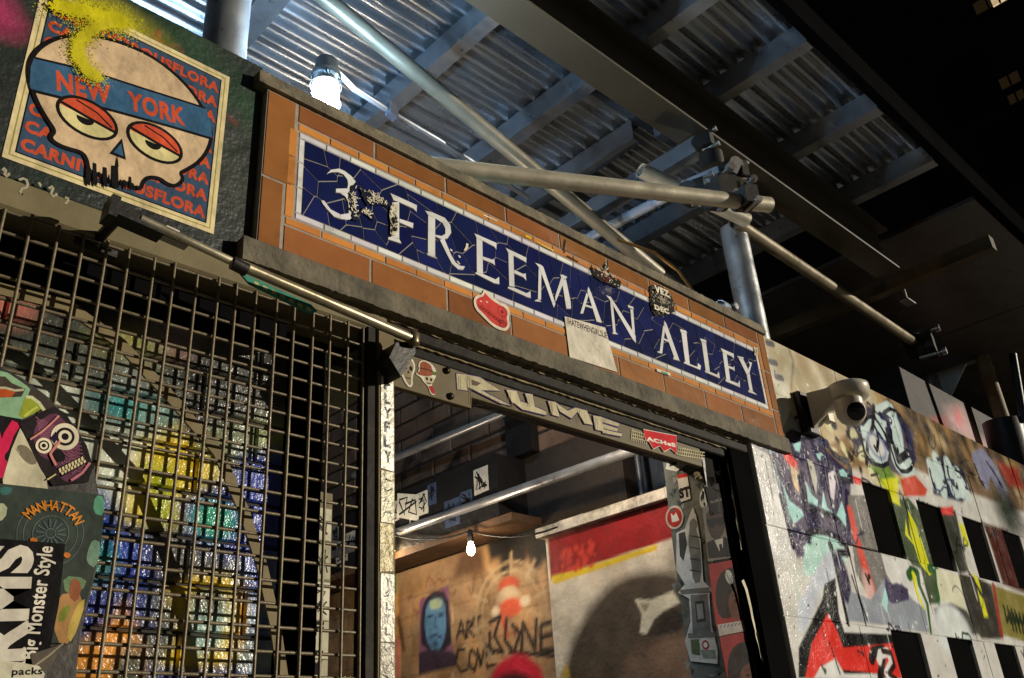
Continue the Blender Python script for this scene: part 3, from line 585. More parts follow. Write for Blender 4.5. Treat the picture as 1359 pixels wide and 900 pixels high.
for pts in ([(850, 790), (865, 870), (880, 800), (895, 880)], [(875, 760), (900, 850), (905, 900)], [(930, 780), (940, 850), (980, 830), (990, 900)], [(960, 900), (1010, 880), (1020, 920)]): p.stroke(K3(pts), .07, LGR, .008)
for pts in ([(1070, 770), (1110, 750), (1150, 830), (1180, 900)], [(1110, 780), (1100, 850)], [(1140, 790), (1190, 880)]): p.stroke(K3(pts), .09, ph(140, 134, 142), .015)
p.poly(K3([(1160, 760), (1260, 800), (1292, 900), (1220, 880)]), ph(150, 62, 40), .03); p.mottle([ph(60, 54, 50), ph(100, 84, 60), ph(54, 60, 44), ph(90, 40, 34), ph(120, 116, 110)], 170, .05, .16, .6, .04, (3.9, 8.5), (1.42, 2.5))
p.poly(K3([(340, 700), (440, 640), (540, 790), (440, 800)]), ph(150, 120, 80), .015); p.mottle([ph(226, 200, 150), ph(70, 56, 48)], 34, .006, .022, .8, .004, (2.52, 2.78), (2.36, 2.5))
# outlines round the pale letters
for pts in ([(505, 605), (560, 535), (612, 598), (655, 702), (642, 795), (540, 765), (505, 605)], [(612, 540), (662, 505), (712, 560), (742, 700), (768, 760), (745, 815), (690, 810), (655, 700)], [(655, 590), (662, 680), (700, 745)], [(560, 560), (600, 640), (585, 740)],
            [(838, 780), (858, 880), (875, 905)], [(868, 750), (905, 760), (925, 900)], [(925, 770), (935, 850), (990, 910)], [(950, 790), (1000, 830), (1035, 920)], [(1050, 760), (1080, 850), (1110, 900)], [(1100, 745), (1160, 830), (1200, 905)]):
    p.stroke(smooth(K3(pts), 1)[:-1], .016, ph(26, 24, 36), .003)
for pts in ([(160, 250), (215, 150), (330, 190), (400, 170), (490, 300), (575, 330), (590, 480)], [(150, 480), (205, 700), (250, 880)], [(262, 380), (300, 560), (330, 620), (385, 610), (440, 640), (500, 660), (555, 745)], [(300, 770), (360, 740), (440, 750), (540, 800), (575, 900)]):
    p.stroke(smooth(K8(pts), 1)[:-1], .02, ph(40, 34, 48), .006)
# thin layered tags
tr = random.Random(21)
for _ in range(60):
    u_ = tr.uniform(2.15, 5.2); v_ = tr.uniform(1.6, 2.66); sc = tr.uniform(.03, .12); c_ = tr.choice([BLK, BLK, BLK, PUR, NAV, WT, NAV, ph(70, 50, 46), ph(60, 80, 60)]); P_ = [(u_, v_)]
    for k in range(tr.randint(4, 9)): P_.append((P_[-1][0] + tr.uniform(-.25, .8) * sc, v_ + tr.uniform(-1, 1) * sc * (.6 if k % 2 else -.6)))
    Q_ = smooth(P_, 2)[:-3]; p.stroke(Q_, tr.uniform(.004, .011), c_, .003, tr.uniform(.6, 1))
# drips and specks
for _ in range(46):
    uu = p.r.uniform(2.06, 3.4); vv = p.r.uniform(1.8, 2.35); p.stroke([(uu, vv), (uu + p.r.uniform(-.004, .004), vv - p.r.uniform(.03, .13))], .004, (WT, BLK, MNT, PUR)[p.r.randint(4)], .002, .8)
for _ in range(160):
    p.ell((p.r.uniform(2.05, 3.3), p.r.uniform(1.7, 2.6)), .002 + p.r.rand() * .004, .002 + p.r.rand() * .004, (WT, BLK)[p.r.randint(2)], .0015, .9)
objs = grid_build(out, np.clip(p.c ** 1.28 * 1.05, 0.003, .8), fnY(0.0), 0.0022, 0.19, 'block', m_wall, rw, rw.location)
mr = MB().box(2.05, XE, 0.006, 0.012, 1.43, 1.648, lin(60, 55, 50)); 
for z0, z1 in ((1.874, 2.101), (2.324, 2.695)): mr.box(2.24 if z0 > 2.3 else 2.05, XE, 0.006, 0.185, z0, z1, lin(60, 55, 50))
mr.build('mortar', m_grout, rw)
for (a, b, z0, z1) in voids: MB().box(a + .0015, b - .0015, 0.010, 0.03, z0 + .0015, z1 - .0015).build('infill_panel', m_flat, rw)
lb = MB().box(2.05, XE, 0.0, 0.19, 0.12, 1.415, lin(120, 112, 100)); lb.build('base_course', m_wall, rw)

def spray(pr_, path, rad, n, col, px=True, seed=3, sz=(0.0005, 0.0018)):
    r = random.Random(seed); P = [pr_.uv(q) for q in path] if px else path; pr_.nx(); t = pr_.t
    for _ in range(n):
        k = r.randrange(len(P) - 1); f = r.random(); c = (P[k][0] + (P[k + 1][0] - P[k][0]) * f, P[k][1] + (P[k + 1][1] - P[k][1]) * f)
        d = abs(r.gauss(0, 0.5)) * rad; a = r.uniform(0, 6.283); s = r.uniform(*sz) * (1.3 if d < rad * .4 else .7); x, y = c[0] + d * math.cos(a), c[1] + d * math.sin(a); b = r.uniform(0, 1)
        pr_.mb.add([pr_.P3(x + s * math.cos(b + k2 * 1.256), y + s * math.sin(b + k2 * 1.256), t + r.random() * .0001) for k2 in range(5)], [(0, 1, 2, 3, 4)], col)
sp = Print(('Y', 0.012), off=0.0075)
spray(sp, [(75, 8), (110, 14), (150, 27), (162, 28)], .035, 5200, lin(205, 195, 30)); spray(sp, [(150, 27), (120, 40), (105, 55), (103, 75), (118, 95), (130, 102)], .022, 4600, lin(200, 190, 40), seed=4)
sp.build('yellow_spray', m_paper, po)

# ================================================================== LEFT: BRICKS BEHIND THE WIRE MESH
BY = 0.115
bw = thing('brick_wall', (0.2, BY, 1.2), 'graffiti-painted brick wall close behind the wire mesh at the left', 'wall')
bx_end = aY(379, 560, BY)[0]
pc = []; zz = 1.30; k = 0
while zz < 2.40:
    xx = -0.42 - (0.1015 if k % 2 else 0)
    while xx < bx_end - 0.01:
        x1 = min(xx + 0.195, bx_end)
        if x1 - xx > 0.02: pc.append((xx, x1, zz, zz + 0.063, 0.009, rng.uniform(-.0014, .0014)))
        xx += 0.1995
    zz += 0.0677; k += 1
out, U, V = grid_pieces(pc, None, 0.0025, 0.06)
p = Painter(U, V, ph(100, 98, 84)); B = lambda pts: [(lambda a: (a[0], a[2]))(aY(x, y, BY)) for x, y in pts]
p.poly(B([(0, 250), (500, 250), (500, 480), (380, 520), (0, 480)]), ph(66, 60, 50), .02)  # upper courses darker: shade at the wall top put into the paint colour
p.stroke(B([(60, 285), (190, 330), (330, 385), (380, 400)]), .055, ph(196, 128, 106), .01); p.stroke(B([(190, 400), (240, 425), (300, 440)]), .035, ph(206, 150, 132), .01); p.ell(B([(22, 412)])[0], .03, .03, ph(190, 120, 96), .01)
p.stroke(B([(195, 345), (215, 352)]), .05, ph(116, 140, 104), .01); p.ell(B([(250, 372)])[0], .05, .025, ph(90, 84, 70), .02); p.stroke(B([(280, 390), (300, 398)]), .045, ph(150, 168, 120), .01)
p.ell(B([(225, 470)])[0], .06, .05, ph(190, 170, 160), .03); p.ell(B([(235, 480)])[0], .03, .03, ph(210, 140, 120), .02)
p.stroke(B([(80, 480), (200, 500), (300, 520)]), .14, ph(92, 90, 74), .05); p.ell(B([(170, 455)])[0], .05, .03, ph(150, 140, 80), .02)
p.poly(B([(0, 470), (70, 490), (60, 640), (0, 640)]), ph(150, 148, 122), .03); p.poly(B([(50, 500), (110, 505), (100, 640), (50, 640)]), ph(206, 200, 168), .015)
p.poly(B([(110, 560), (215, 575), (225, 650), (170, 690), (130, 660), (110, 620)]), ph(206, 200, 168), .02)
p.ell(B([(172, 540)])[0], .05, .022, ph(60, 160, 146), .012); p.ell(B([(205, 552)])[0], .03, .02, ph(140, 150, 124), .02)
p.poly(B([(170, 660), (190, 590), (240, 570), (290, 590), (300, 640), (250, 660), (240, 690), (190, 700), (165, 690)]), ph(222, 178, 40), .02)
p.poly(B([(195, 620), (225, 620), (235, 690), (200, 700)]), ph(166, 168, 50), .02)
p.poly(smooth(B([(235, 480), (380, 440), (382, 590), (300, 600), (250, 560)]), 1), ph(96, 90, 76), .02); p.mottle([ph(120, 112, 92), ph(50, 46, 40), ph(110, 104, 90)], 50, .01, .03, .5, .01, (B([(250, 560)])[0][0], B([(380, 560)])[0][0]), (2.05, 2.25)); p.stroke(B([(300, 600), (380, 580)]), .06, ph(150, 150, 90), .03)
p.poly(B([(240, 670), (300, 640), (320, 600), (380, 600), (380, 740), (330, 760), (260, 730)]), ph(74, 86, 140), .02); p.ell(B([(285, 690)])[0], .035, .03, ph(66, 160, 122), .012)
p.poly(B([(130, 650), (165, 700), (215, 720), (220, 770), (160, 800), (120, 790), (110, 720)]), ph(46, 72, 138), .02); p.ell(B([(128, 760)])[0], .025, .045, ph(52, 140, 116), .015)
p.poly(B([(60, 780), (190, 760), (200, 830), (90, 850), (50, 840)]), ph(48, 62, 118), .02)
p.poly(B([(210, 700), (260, 730), (300, 750), (280, 800), (215, 790), (200, 740)]), ph(116, 108, 96), .02)
p.poly(B([(90, 870), (140, 830), (165, 800), (190, 860), (190, 920), (60, 920)]), ph(232, 146, 60), .012); p.ell(B([(170, 890)])[0], .02, .03, ph(90, 90, 70), .01)
p.poly(B([(222, 780), (262, 762), (310, 762), (325, 800), (318, 880), (250, 892), (215, 880), (240, 840)]), ph(226, 176, 44), .01); p.poly(B([(252, 800), (270, 785), (296, 788), (304, 820), (292, 860), (262, 875), (245, 850)]), ph(156, 172, 148), .01); p.ell(B([(278, 798)])[0], .03, .02, ph(96, 96, 66), .01)
p.poly(B([(318, 750), (380, 740), (380, 900), (325, 900), (318, 860)]), ph(196, 200, 176), .02); p.stroke(B([(322, 780), (320, 850)]), .016, ph(230, 160, 50), .006)
p.poly(B([(200, 890), (380, 890), (380, 940), (200, 940)]), ph(50, 62, 120), .015); p.ell(B([(345, 760)])[0], .03, .04, ph(60, 78, 140), .02); p.ell(B([(350, 830)])[0], .02, .03, ph(60, 78, 130), .02)
p.mottle([ph(80, 80, 70), ph(150, 150, 130), ph(60, 70, 70)], 80, .01, .04, .35, .015)
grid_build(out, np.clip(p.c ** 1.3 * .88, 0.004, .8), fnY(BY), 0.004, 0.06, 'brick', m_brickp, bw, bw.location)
MB().box(-0.6, bx_end - .004, BY + .007, BY + .10, 0.12, 2.42, lin(70, 66, 58)).build('mortar', m_grout, bw)
MB().box(-0.6, bx_end - .004, BY - .004, BY + .007, 0.12, 1.296, lin(80, 78, 70)).build('painted_base', m_brickp, bw)

# wire mesh panel
mp_ = thing('wire_mesh_panel', (0.3, 0.0, 1.2), 'welded wire mesh panel hung in front of the painted bricks, left of the gate post', 'mesh')
WC = lin(112, 100, 78); xg = -0.30; MY = 0.006
vx = []; x = 0.806
while x > -0.42: vx.append(x); x -= 0.0342
v0 = MB().tube([(0, 0, 0.55), (0, 0, 2.285)], 0.0025, 8, WC); vme = v0.mesh('vertical_wire', m_wire)
for x in vx:
    o = bpy.data.objects.new('vertical_wire', vme); link(o, mp_); o.location = (x - .3, MY + rng.uniform(-.001, .001), -1.2 + rng.uniform(-.004, .004)); o.rotation_euler = (rng.uniform(-.001, .001), rng.uniform(-.0012, .0012), 0)
h0 = MB().tube([(-.72, 0, 0), (-0.3, 0, 0.0006), (.1, 0, -.0004), (.512, 0, 0)], 0.0025, 8, WC); hme = h0.mesh('horizontal_wire', m_wire)
z = 2.2825
while z > 0.56:
    o = bpy.data.objects.new('horizontal_wire', hme); link(o, mp_); o.location = (0, MY + 0.0055, z - 1.2 + rng.uniform(-.0006, .0006)); o.rotation_euler = (0, rng.uniform(-.0006, .0006), 0); z -= 0.0322
MB().box(0.812, 0.828, .0, .03, 0.12, 2.286, lin(40, 36, 30), .001).build('edge_angle', m_frame, mp_)

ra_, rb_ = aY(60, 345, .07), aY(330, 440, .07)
MB().box(-0.6, aY(372, 450, .07)[0], .05, .10, (ra_[2] + rb_[2]) / 2 - .017, (ra_[2] + rb_[2]) / 2 + .017, (.006, .006, .006)).build('shadow_band_bar', m_flat, mp_)  # black bar added in place of the shadow band across the bricks
# curved flat strap between mesh and bricks
sb = MB(); SP = [(-40, 372), (20, 388), (90, 405), (160, 455), (230, 530), (290, 600), (325, 680), (348, 750), (366, 830), (380, 930)]
sp3 = [Vector(aY(a, b, 0.028)) for a, b in SP]; vs = []; n = len(sp3)
for i, q in enumerate(sp3):
    t = (sp3[min(i + 1, n - 1)] - sp3[max(i - 1, 0)]).normalized(); nn = Vector((-t.z, 0, t.x)); ww = 0.0085
    vs += [q + nn * ww, q - nn * ww, q - nn * ww + Vector((0, .004, 0)), q + nn * ww + Vector((0, .004, 0))]
fs = []
for i in range(n - 1):
    for k in range(4): fs.append((i * 4 + k, i * 4 + (k + 1) % 4, i * 4 + 4 + (k + 1) % 4, i * 4 + 4 + k))
sb.add(vs, fs, lin(126, 112, 80)); o = sb.build('bent_strap', m_olive); tag(o, 'bent flat metal strap running diagonally down behind the wire mesh', 'strap')

# black stile and narrow stickered post seen through the mesh
o = MB().box(bx_end + .006, aY(405, 700, .16)[0], .115, .20, .12, 2.42, lin(16, 16, 16)); tag(o.build('hinge_stile', m_flat), 'black steel stile at the end of the painted bricks behind the mesh', 'stile')
eb_ = MB(); qa, qb = aY(438, 452, .17), aY(477, 528, .17); eb_.box(qa[0], qb[0], .17, .23, qb[2], qa[2], lin(124, 126, 96), .004); tag(eb_.build('meter_box', m_olive), 'grey-green metal box high behind the mesh, close to the gate post', 'box')
ps = thing('inner_post', (0.85, 0.18, 0.12), 'narrow inner post plastered with FLY stickers, seen through the wire mesh', 'post')
ia, ib = aY(409, 700, .17)[0], aY(441, 700, .17)[0]; zt = aY(425, 652, .17)[2]
MB().box(ia, ib, .17, .21, .12, zt, OLV, .002).build('shaft', m_olive, ps)
pr = Print(('Y', .17), off=.0008); w_ = ib - ia
zz = zt - .03; k = 0
while zz > 1.45:
    h = rng.uniform(.045, .075); pr.t = pr.off
    pr.sheet([(ia + .004, zz - h), (ib - .003, zz - h + rng.uniform(-.003, .003)), (ib - .003, zz), (ia + .003, zz)], (lin(200, 196, 170), lin(180, 176, 150), lin(214, 208, 186))[k % 3], px=False)
    if k in (3, 4, 5, 6, 7, 8):
        for j, ch in enumerate('FLYFLY'[(k - 3) * 2 % 6:][:2]): pr.text(ch, (ia + .012, zz - h + .006 + (1 - j) * h / 2), (ib - .012, zz - h + .006 + (1 - j) * h / 2), h * .4, BK, px=False, bold=.06)
    else:
        for _ in range(4):
            a = [(rng.uniform(ia + .006, ib - .006), rng.uniform(zz - h + .004, zz - .004)) for _ in range(4)]; pr.stroke(a, .003, lin(60, 56, 50), px=False)
    zz -= h + .003; k += 1
pr.build('sticker', m_vinyl, ps)

# door closer: long rod, bracket and head
dc = thing('door_closer', (0.6, -0.06, 2.3), 'long steel closer rod with black brackets slung below the sign from the dark wall', 'door closer')
ra, rb = aY(186, 290, -0.07), aY(548, 450, -0.05)
rm_ = Vector(aY(318, 352, -0.068))
MB().tube([ra, rm_], 0.0062, 14, lin(196, 186, 160)).build('rod', m_galv, dc)
MB().tube([rm_ + Vector((-.004, 0, 0.001)), rb], 0.0088, 14, lin(170, 158, 130)).build('sleeve', m_galv, dc)
hb = MB(); cH = Vector(aY(178, 293, -0.06)); ux = (Vector(rb) - Vector(ra)).normalized(); uy = Vector((0, 1, 0)); uz = ux.cross(uy)
hb.obox(cH + ux * .005, ux, uy, uz, .036, .014, .010, lin(24, 22, 20)).obox(cH + ux * -.034, ux, uy, uz, .006, .016, .017, lin(24, 22, 20)).obox(cH + ux * .05 + uz * -.004, ux, uy, uz, .03, .007, .004, lin(170, 165, 150)).obox(cH + ux * .035 + uz * .012, ux, uy, uz, .03, .003, .0022, lin(190, 184, 165))
hb.tube([cH + Vector((-.02, 0, 0)), cH + Vector((-.02, .08, .0))], .008, 10, lin(30, 28, 24)); hb.obox(cH + Vector((-.02, .076, 0)), ux, uy, uz, .03, .004, .02, lin(40, 36, 30)); hb.build('bracket', m_black, dc)
kb = MB(); e = Vector(rb); kb.lathe(e + Vector((0, 0, -.012)), (0, 0, 1), [(0, -.002), (.011, 0), (.012, .004), (.012, .02), (.009, .026), (0, .027)], 18, lin(120, 108, 84)); kb.build('knuckle', m_galv, dc); MB().tube([rm_ + Vector((-.012, 0, 0)), rm_ + Vector((.012, 0, -.004))], .0105, 14, lin(40, 38, 34)).build('joint_ring', m_black, dc)
ar = MB(); c1 = Vector(aY(530, 470, -.045)); ar.prism([(e.x - .045, e.z - .045), (e.x - .02, e.z - .075), (e.x + .012, e.z - .02), (e.x + .01, e.z + .002), (e.x - .03, e.z - .012)], lambda u, v, t: (u, t, v), .03, -.042, lin(34, 30, 24)); ar.build('elbow', m_black, dc)
tp = Print(('Y', -.032)); tp.sheet([(316, 362), (326, 366), (410, 404), (420, 414), (410, 417), (330, 378)], lin(70, 140, 120), th=.0035)
for k in range(7): q = (336 + k * 11.5, 374 + k * 5.6); tp.poly([q, (q[0] + 6, q[1] + 3), (q[0] + 6, q[1] + 8), (q[0], q[1] + 5)], lin(196, 180, 120))
tp.build('teal_strip', m_vinyl, dc)

# ================================================================== GATE FRAME
gf = thing('doorway_surround', (1.4, 0.02, 0.12), 'black steel frame round the alley doorway under the sign', 'door frame')
BKS = lin(52, 46, 36)
MB().box(0.60, 2.04, 0.010, 0.14, 2.293, 2.3205, lin(34, 29, 21), .003).build('head_angle', m_frame, gf)
MB().box(0.83, 2.03, 0.022, 0.14, 2.268, 2.292, lin(22, 19, 14), .003).build('head_channel', m_frame, gf)
rr = ragged(0.66, 2.02, 0.006, .012, 2.3165, 2.3225, 110, lin(150, 132, 96), .0012, .0025); rr.build('rust_edge', m_rust, gf)
rr = ragged(0.86, 1.95, 0.016, .024, 2.288, 2.2925, 90, lin(150, 132, 96), .0008, .0016); rr.build('rust_edge', m_rust, gf)
jl = aY(962, 590, .02)[0]
MB().box(1.948, 2.042, 0.010, 0.16, .12, 2.292, (.005, .005, .005), .004).build('right_jamb', m_flat, gf)
pe = Print(('Y', .028)); pe.t = .001
e1 = [(960, 590), (968, 640), (982, 700), (990, 748), (1000, 800), (1010, 850), (1018, 905)]
rag = [(a + rng.uniform(-1, 1), b) for a, b in e1 for _ in (0,)]
MB().box(1.925, 1.9475, 0.034, 0.14, .12, 2.266, (.005, .005, .005), .002).build('stop_strip', m_flat, gf)
for (pa, pb, w0) in (((962, 588), (985, 730), .014), ((985, 700), (994, 765), .010), ((986, 770), (1012, 870), .012), ((1004, 840), (1020, 905), .016), ((976, 600), (990, 680), .004), ((1008, 780), (1016, 830), .004), ((1014, 700), (1016, 716), .004)):
    pts = [(pa[0] + (pb[0] - pa[0]) * t / 8 + rng.uniform(-1.2, 1.2), pa[1] + (pb[1] - pa[1]) * t / 8) for t in range(9)]
    pe2 = Print(('Y', .022)); pe2.t = .0006; pe2.stroke(pts, w0, lin(226, 216, 190), w2=w0 * .4); pe2.build('peeling_paint', m_paper, gf)

# left gate post, galvanised, with FLY stickers
gp = thing('gate_post', (0.84, 0.01, 0.12), 'olive steel gate post with a column of FLY stickers, left side of the doorway', 'post')
gx0, gx1 = 0.832, 0.868
MB().box(gx0, gx1, -0.002, 0.055, .12, 2.2925, lin(116, 102, 72), .002).build('shaft', m_olive, gp)
GPc = lambda y, k: None
pr = Print(('Y', -.002), off=.0006); sx0, sx1 = gx0 + .006, gx1 - .004
zA = aY(505, 500)[2]
pr.sheet([(sx0, zA - .166), (sx1, zA - .168), (sx1, zA), (sx0, zA + .001)], lin(228, 224, 204), px=False)
for j, ch in enumerate('FLYFLYFLY'):
    z_ = zA - .0235 - j * .0262
    if j < 6: pr.text(ch, (sx0 + .005 + (j % 2) * .0015, z_), (sx1 - .006 + (j % 3 - 1) * .0015, z_), .0205, BK, px=False, bold=.05)
zz = zA - .17; k = 0
while zz > 1.5:
    h = rng.uniform(.06, .14); pr.t = pr.off
    c = (lin(176, 170, 140), lin(150, 136, 84), lin(186, 182, 166), lin(140, 134, 116))[k % 4]; q = rng.uniform(-.002, .002)
    pr.sheet([(sx0 + q, zz - h), (sx1 + q, zz - h + rng.uniform(-.004, .004)), (sx1 + q, zz), (sx0 + q, zz)], c, px=False)
    zq = zz - .004
    while zq - .016 > zz - h and k % 4 != 1:
        x0_ = sx0 + rng.uniform(.003, .007); x1_ = sx1 - rng.uniform(.003, .007)
        if k % 4 == 2 and rng.random() < .7: pr.text(rng.choice('FLY'), (x0_ + .003, zq - .015), (x1_ - .003, zq - .015), .013, lin(60, 56, 50), px=False, bold=.04)
        else: pr.stroke([(x0_, zq - rng.uniform(0, .014)), ((x0_ + x1_) / 2, zq - rng.uniform(0, .014)), (x1_, zq - rng.uniform(0, .014)), (x0_ + .004, zq - rng.uniform(.004, .015))], rng.uniform(.0012, .003), lin(70, 66, 58), px=False)
        zq -= .0185
    zz -= h + .002; k += 1
m_foil = mat('crinkled_sticker', 0.38, metal=0.1, bump=((70, .5), (190, .6)), var=.2, vscale=40)
pr.build('sticker', m_foil, gp)

# header plates with stickers and tag
hp = thing('header_plate', (1.35, 0.03, 2.2), 'olive steel header plate across the doorway with tag letters and stickers', 'header plate')
HY = 0.022; Hq = lambda x, y: (aY(x, y, HY)[0], aY(x, y, HY)[2])
zt_ = 2.2675
q1, q2 = Hq(520, 515), Hq(625, 540); zl = (q1[1] + q2[1]) / 2
MB().box(0.869, q2[0], HY - .002, HY + .01, zl, zt_, lin(104, 92, 64), .001).build('plate', m_olive, hp)
q3 = Hq(932, 617); z3 = (Hq(700, 553)[1] + q3[1]) / 2
MB().box(q2[0] - .0, q3[0], HY, HY + .012, z3, zt_ - .0005, lin(106, 94, 66), .001).build('plate', m_olive, hp)
for bx_, by_ in ((593, 492), (598, 526)):
    c_ = aY(bx_, by_, HY - .003); MB().lathe(c_, (0, -1, 0), [(.007, 0), (.007, .003), (.003, .0055), (0, .006)], 12, lin(60, 54, 44)).build('bolt', m_galv, hp)
pr = Print(('Y', HY), off=.0)
pr.t = .0008; UV = Print(('Y', HY)); PRP = lin(88, 70, 116); WP = lin(200, 190, 156)
kk = lambda pts: [(480 + x / 2.831, 440 + y / 2.831) for x, y in pts]
LTR = [([[(352, 160), (386, 163), (394, 224), (356, 219)], [(386, 163), (440, 174), (516, 224), (440, 222), (394, 212)], [(392, 208), (428, 214), (560, 282), (520, 272)]], [[(408, 182), (445, 196), (428, 207), (410, 203)]]),
       ([[(540, 220), (578, 225), (594, 268), (562, 270)], [(558, 262), (600, 266), (690, 302), (690, 316), (600, 294)], [(610, 234), (638, 238), (648, 290), (628, 286)]], []),
       ([[(696, 262), (724, 267), (740, 322), (712, 314)], [(722, 266), (770, 300), (800, 288), (814, 294), (785, 328), (742, 302)], [(800, 288), (842, 299), (864, 352), (834, 347)]], []),
       ([[(866, 317), (898, 323), (905, 376), (875, 370)], [(896, 323), (965, 348), (960, 359), (900, 341)], [(900, 348), (958, 366), (956, 377), (902, 365)], [(900, 368), (975, 386), (972, 396), (902, 382)]], [])]
for sts, holes in LTR:
    pr = Print(('Y', HY)); pr.t = .0028
    for st in sts: pr.stroke(kk(st), .0045, PRP, closed=True)
    for st in sts: pr.poly(kk(st), WP)
    for st in holes: pr.poly(kk(st), lin(110, 98, 90))
    for st in sts: a_, b_ = st[0], st[2]; [pr.stroke(kk([(a_[0] + (k + 1) * 7, a_[1] + 8 + k), (a_[0] + (k + 1) * 7 + 3, b_[1] - 6)]), .0009, lin(130, 118, 92)) for k in range(2)]
    pr.build('tag_letter', m_paper, hp)
for a0, n_, x0_, dx_, y0_, dy_ in ((1015, 9, -5, 7, 365, 45), (1190, 12, -6, 8, 430, 35)):
    pr = Print(('Y', HY)); pr.t = .0018
    for k in range(n_): pr.stroke(kk([(a0 + k * dx_, y0_ + k * 2.4), (a0 + x0_ + k * dx_, y0_ + dy_ + k * 2)]), .0022, WP)
    for k in range(3): pr.stroke(kk([(a0 - 5, y0_ + 8 + k * 13), (a0 + n_ * dx_, y0_ + 26 + k * 12)]), .0022, WP)
    pr.build('scratch_mark', m_paper, hp)

XA = YBp = None
def sticker(name, label, plane, off, build, cat='sticker', material=None, parent=None):
    pr = Print(plane, off=off); build(pr)
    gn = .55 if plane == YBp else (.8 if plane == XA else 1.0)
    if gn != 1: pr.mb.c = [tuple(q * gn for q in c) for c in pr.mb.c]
    o = pr.build(name, material or m_vinyl, parent); tag(o, label, cat); return o
def st_aches(pr):
    P = kk([(1058, 368), (1182, 392), (1184, 462), (1160, 440), (1135, 452), (1120, 430), (1095, 442), (1080, 415), (1066, 410)]); pr.sheet(P, lin(206, 32, 40)); pr.stroke(P, .0016, lin(230, 220, 210), closed=True)
    a, b = kk([(1070, 410), (1180, 436)]); pr.text('ACHeS', a, b, .0105, lin(235, 230, 220), bold=.06)
sticker('sticker', 'red ACHES sticker with a wavy lower edge near the right end of the header plate', ('Y', HY), .0028, st_aches)
def st_sk1(pr):
    P = kk([(150, 120), (170, 95), (190, 100), (203, 135), (190, 170), (192, 205), (178, 212), (160, 190), (148, 160), (140, 135)]); pr.sheet(smooth(P, 1), lin(224, 216, 196)); Q_ = kk([(156, 124), (172, 102), (188, 108), (197, 138), (185, 168), (186, 198), (178, 204), (166, 184), (154, 158), (148, 138)])
    pr.poly(smooth(Q_, 1), lin(150, 136, 110)); [pr.ell(kk([c])[0], .0038, .005, BK) for c in ((164, 134), (184, 140))]; pr.poly(kk([(174, 145), (180, 158), (170, 156)]), BK); pr.stroke(kk([(164, 172), (172, 176), (184, 176)]), .0018, BK)
sticker('sticker', 'pale cut-out skull sticker at the left end of the header plate', ('Y', HY), .0028, st_sk1)
def st_sk2(pr):
    P = kk([(200, 160), (215, 150), (212, 118), (230, 106), (262, 120), (282, 150), (276, 178), (262, 190), (264, 205), (280, 240), (258, 238), (250, 208), (232, 190), (222, 172)]); pr.sheet(smooth(P, 1), lin(226, 218, 196))
    pr.poly(smooth(kk([(204, 158), (220, 148), (216, 120), (232, 110), (260, 126), (264, 146), (280, 160), (250, 170), (220, 166)]), 1), lin(150, 84, 56)); pr.stroke(kk([(216, 138), (240, 142), (264, 150)]), .003, lin(96, 50, 40))
    pr.poly(smooth(kk([(232, 166), (262, 170), (274, 176), (266, 196), (250, 204), (236, 190)]), 1), lin(196, 184, 150)); [pr.ell(kk([c])[0], .0028, .0034, BK) for c in ((244, 178), (260, 182))]; pr.stroke(kk([(244, 194), (260, 197)]), .002, BK)
    pr.poly(kk([(250, 206), (266, 204), (276, 236), (262, 232)]), lin(180, 50, 50)); pr.poly(kk([(262, 150), (278, 152), (284, 164), (272, 166)]), lin(90, 120, 70))
sticker('sticker', 'sticker of a skull in a brown hat and red scarf on the header plate', ('Y', HY), .0028, st_sk2)

# ---- stickers and papers on the sign
SF = -0.0056
kc = lambda pts: [(540 + x / 6.925, 260 + y / 6.925) for x, y in pts]; kd = lambda pts: [(660 + x / 6.925, 310 + y / 6.925) for x, y in pts]; ke = lambda pts: [(740 + x / 6.925, 350 + y / 6.925) for x, y in pts]; ka = lambda pts: [(400 + x / 6.925, 200 + y / 6.925) for x, y in pts]
def st_cat(pr):
    P = [(628, 398), (632, 392), (640, 391), (642, 383), (648, 391), (656, 396), (664, 402), (672, 404), (677, 413), (675, 422), (677, 432), (672, 440), (662, 438), (652, 432), (640, 420), (630, 410)]
    pr.sheet(smooth(P, 1), lin(228, 216, 196)); I = [(631, 399), (635, 395), (641, 394), (643, 388), (648, 394), (655, 400), (663, 405), (670, 408), (674, 415), (672, 423), (674, 431), (670, 436), (662, 434), (652, 428), (642, 417), (633, 408)]
    pr.poly(smooth(I, 1), lin(206, 66, 60))
    for c in ((638, 400), (646, 401)): pr.ell(c, .0028, .0022, lin(230, 190, 160))
    pr.ell((666, 414), .012, .011, lin(150, 40, 40), ring=.0018); pr.ell((666, 414), .004, .004, lin(120, 30, 30)); pr.ell((667, 430), .009, .008, lin(140, 36, 36), ring=.0016)
    for k in range(9): a = (634 + k * 3.4, 404 + k * 2.6); pr.stroke([a, (a[0] + 3, a[1] + 5), (a[0] + 6, a[1] + 2), (a[0] + 8, a[1] + 7)], .0013, lin(120, 30, 32))
sticker('sticker', 'red cartoon sticker with white outline at the lower edge of the tiled sign', ('Y', 0), .0072, st_cat)
def st_girls(pr):
    P = [(749, 420), (803, 435), (819, 494), (756, 474)]; pr.sheet(P, lin(222, 214, 196)); pr.text('IHATEWHENGIRLSLIE', (753.5, 430.5), (806, 450), .0165, lin(50, 46, 44), bold=.02)
sticker('paper_sheet', 'white paper square printed IHATEWHENGIRLSLIE pasted over the foot of the sign', ('Y', 0), .0074, st_girls, 'paper', m_paper)
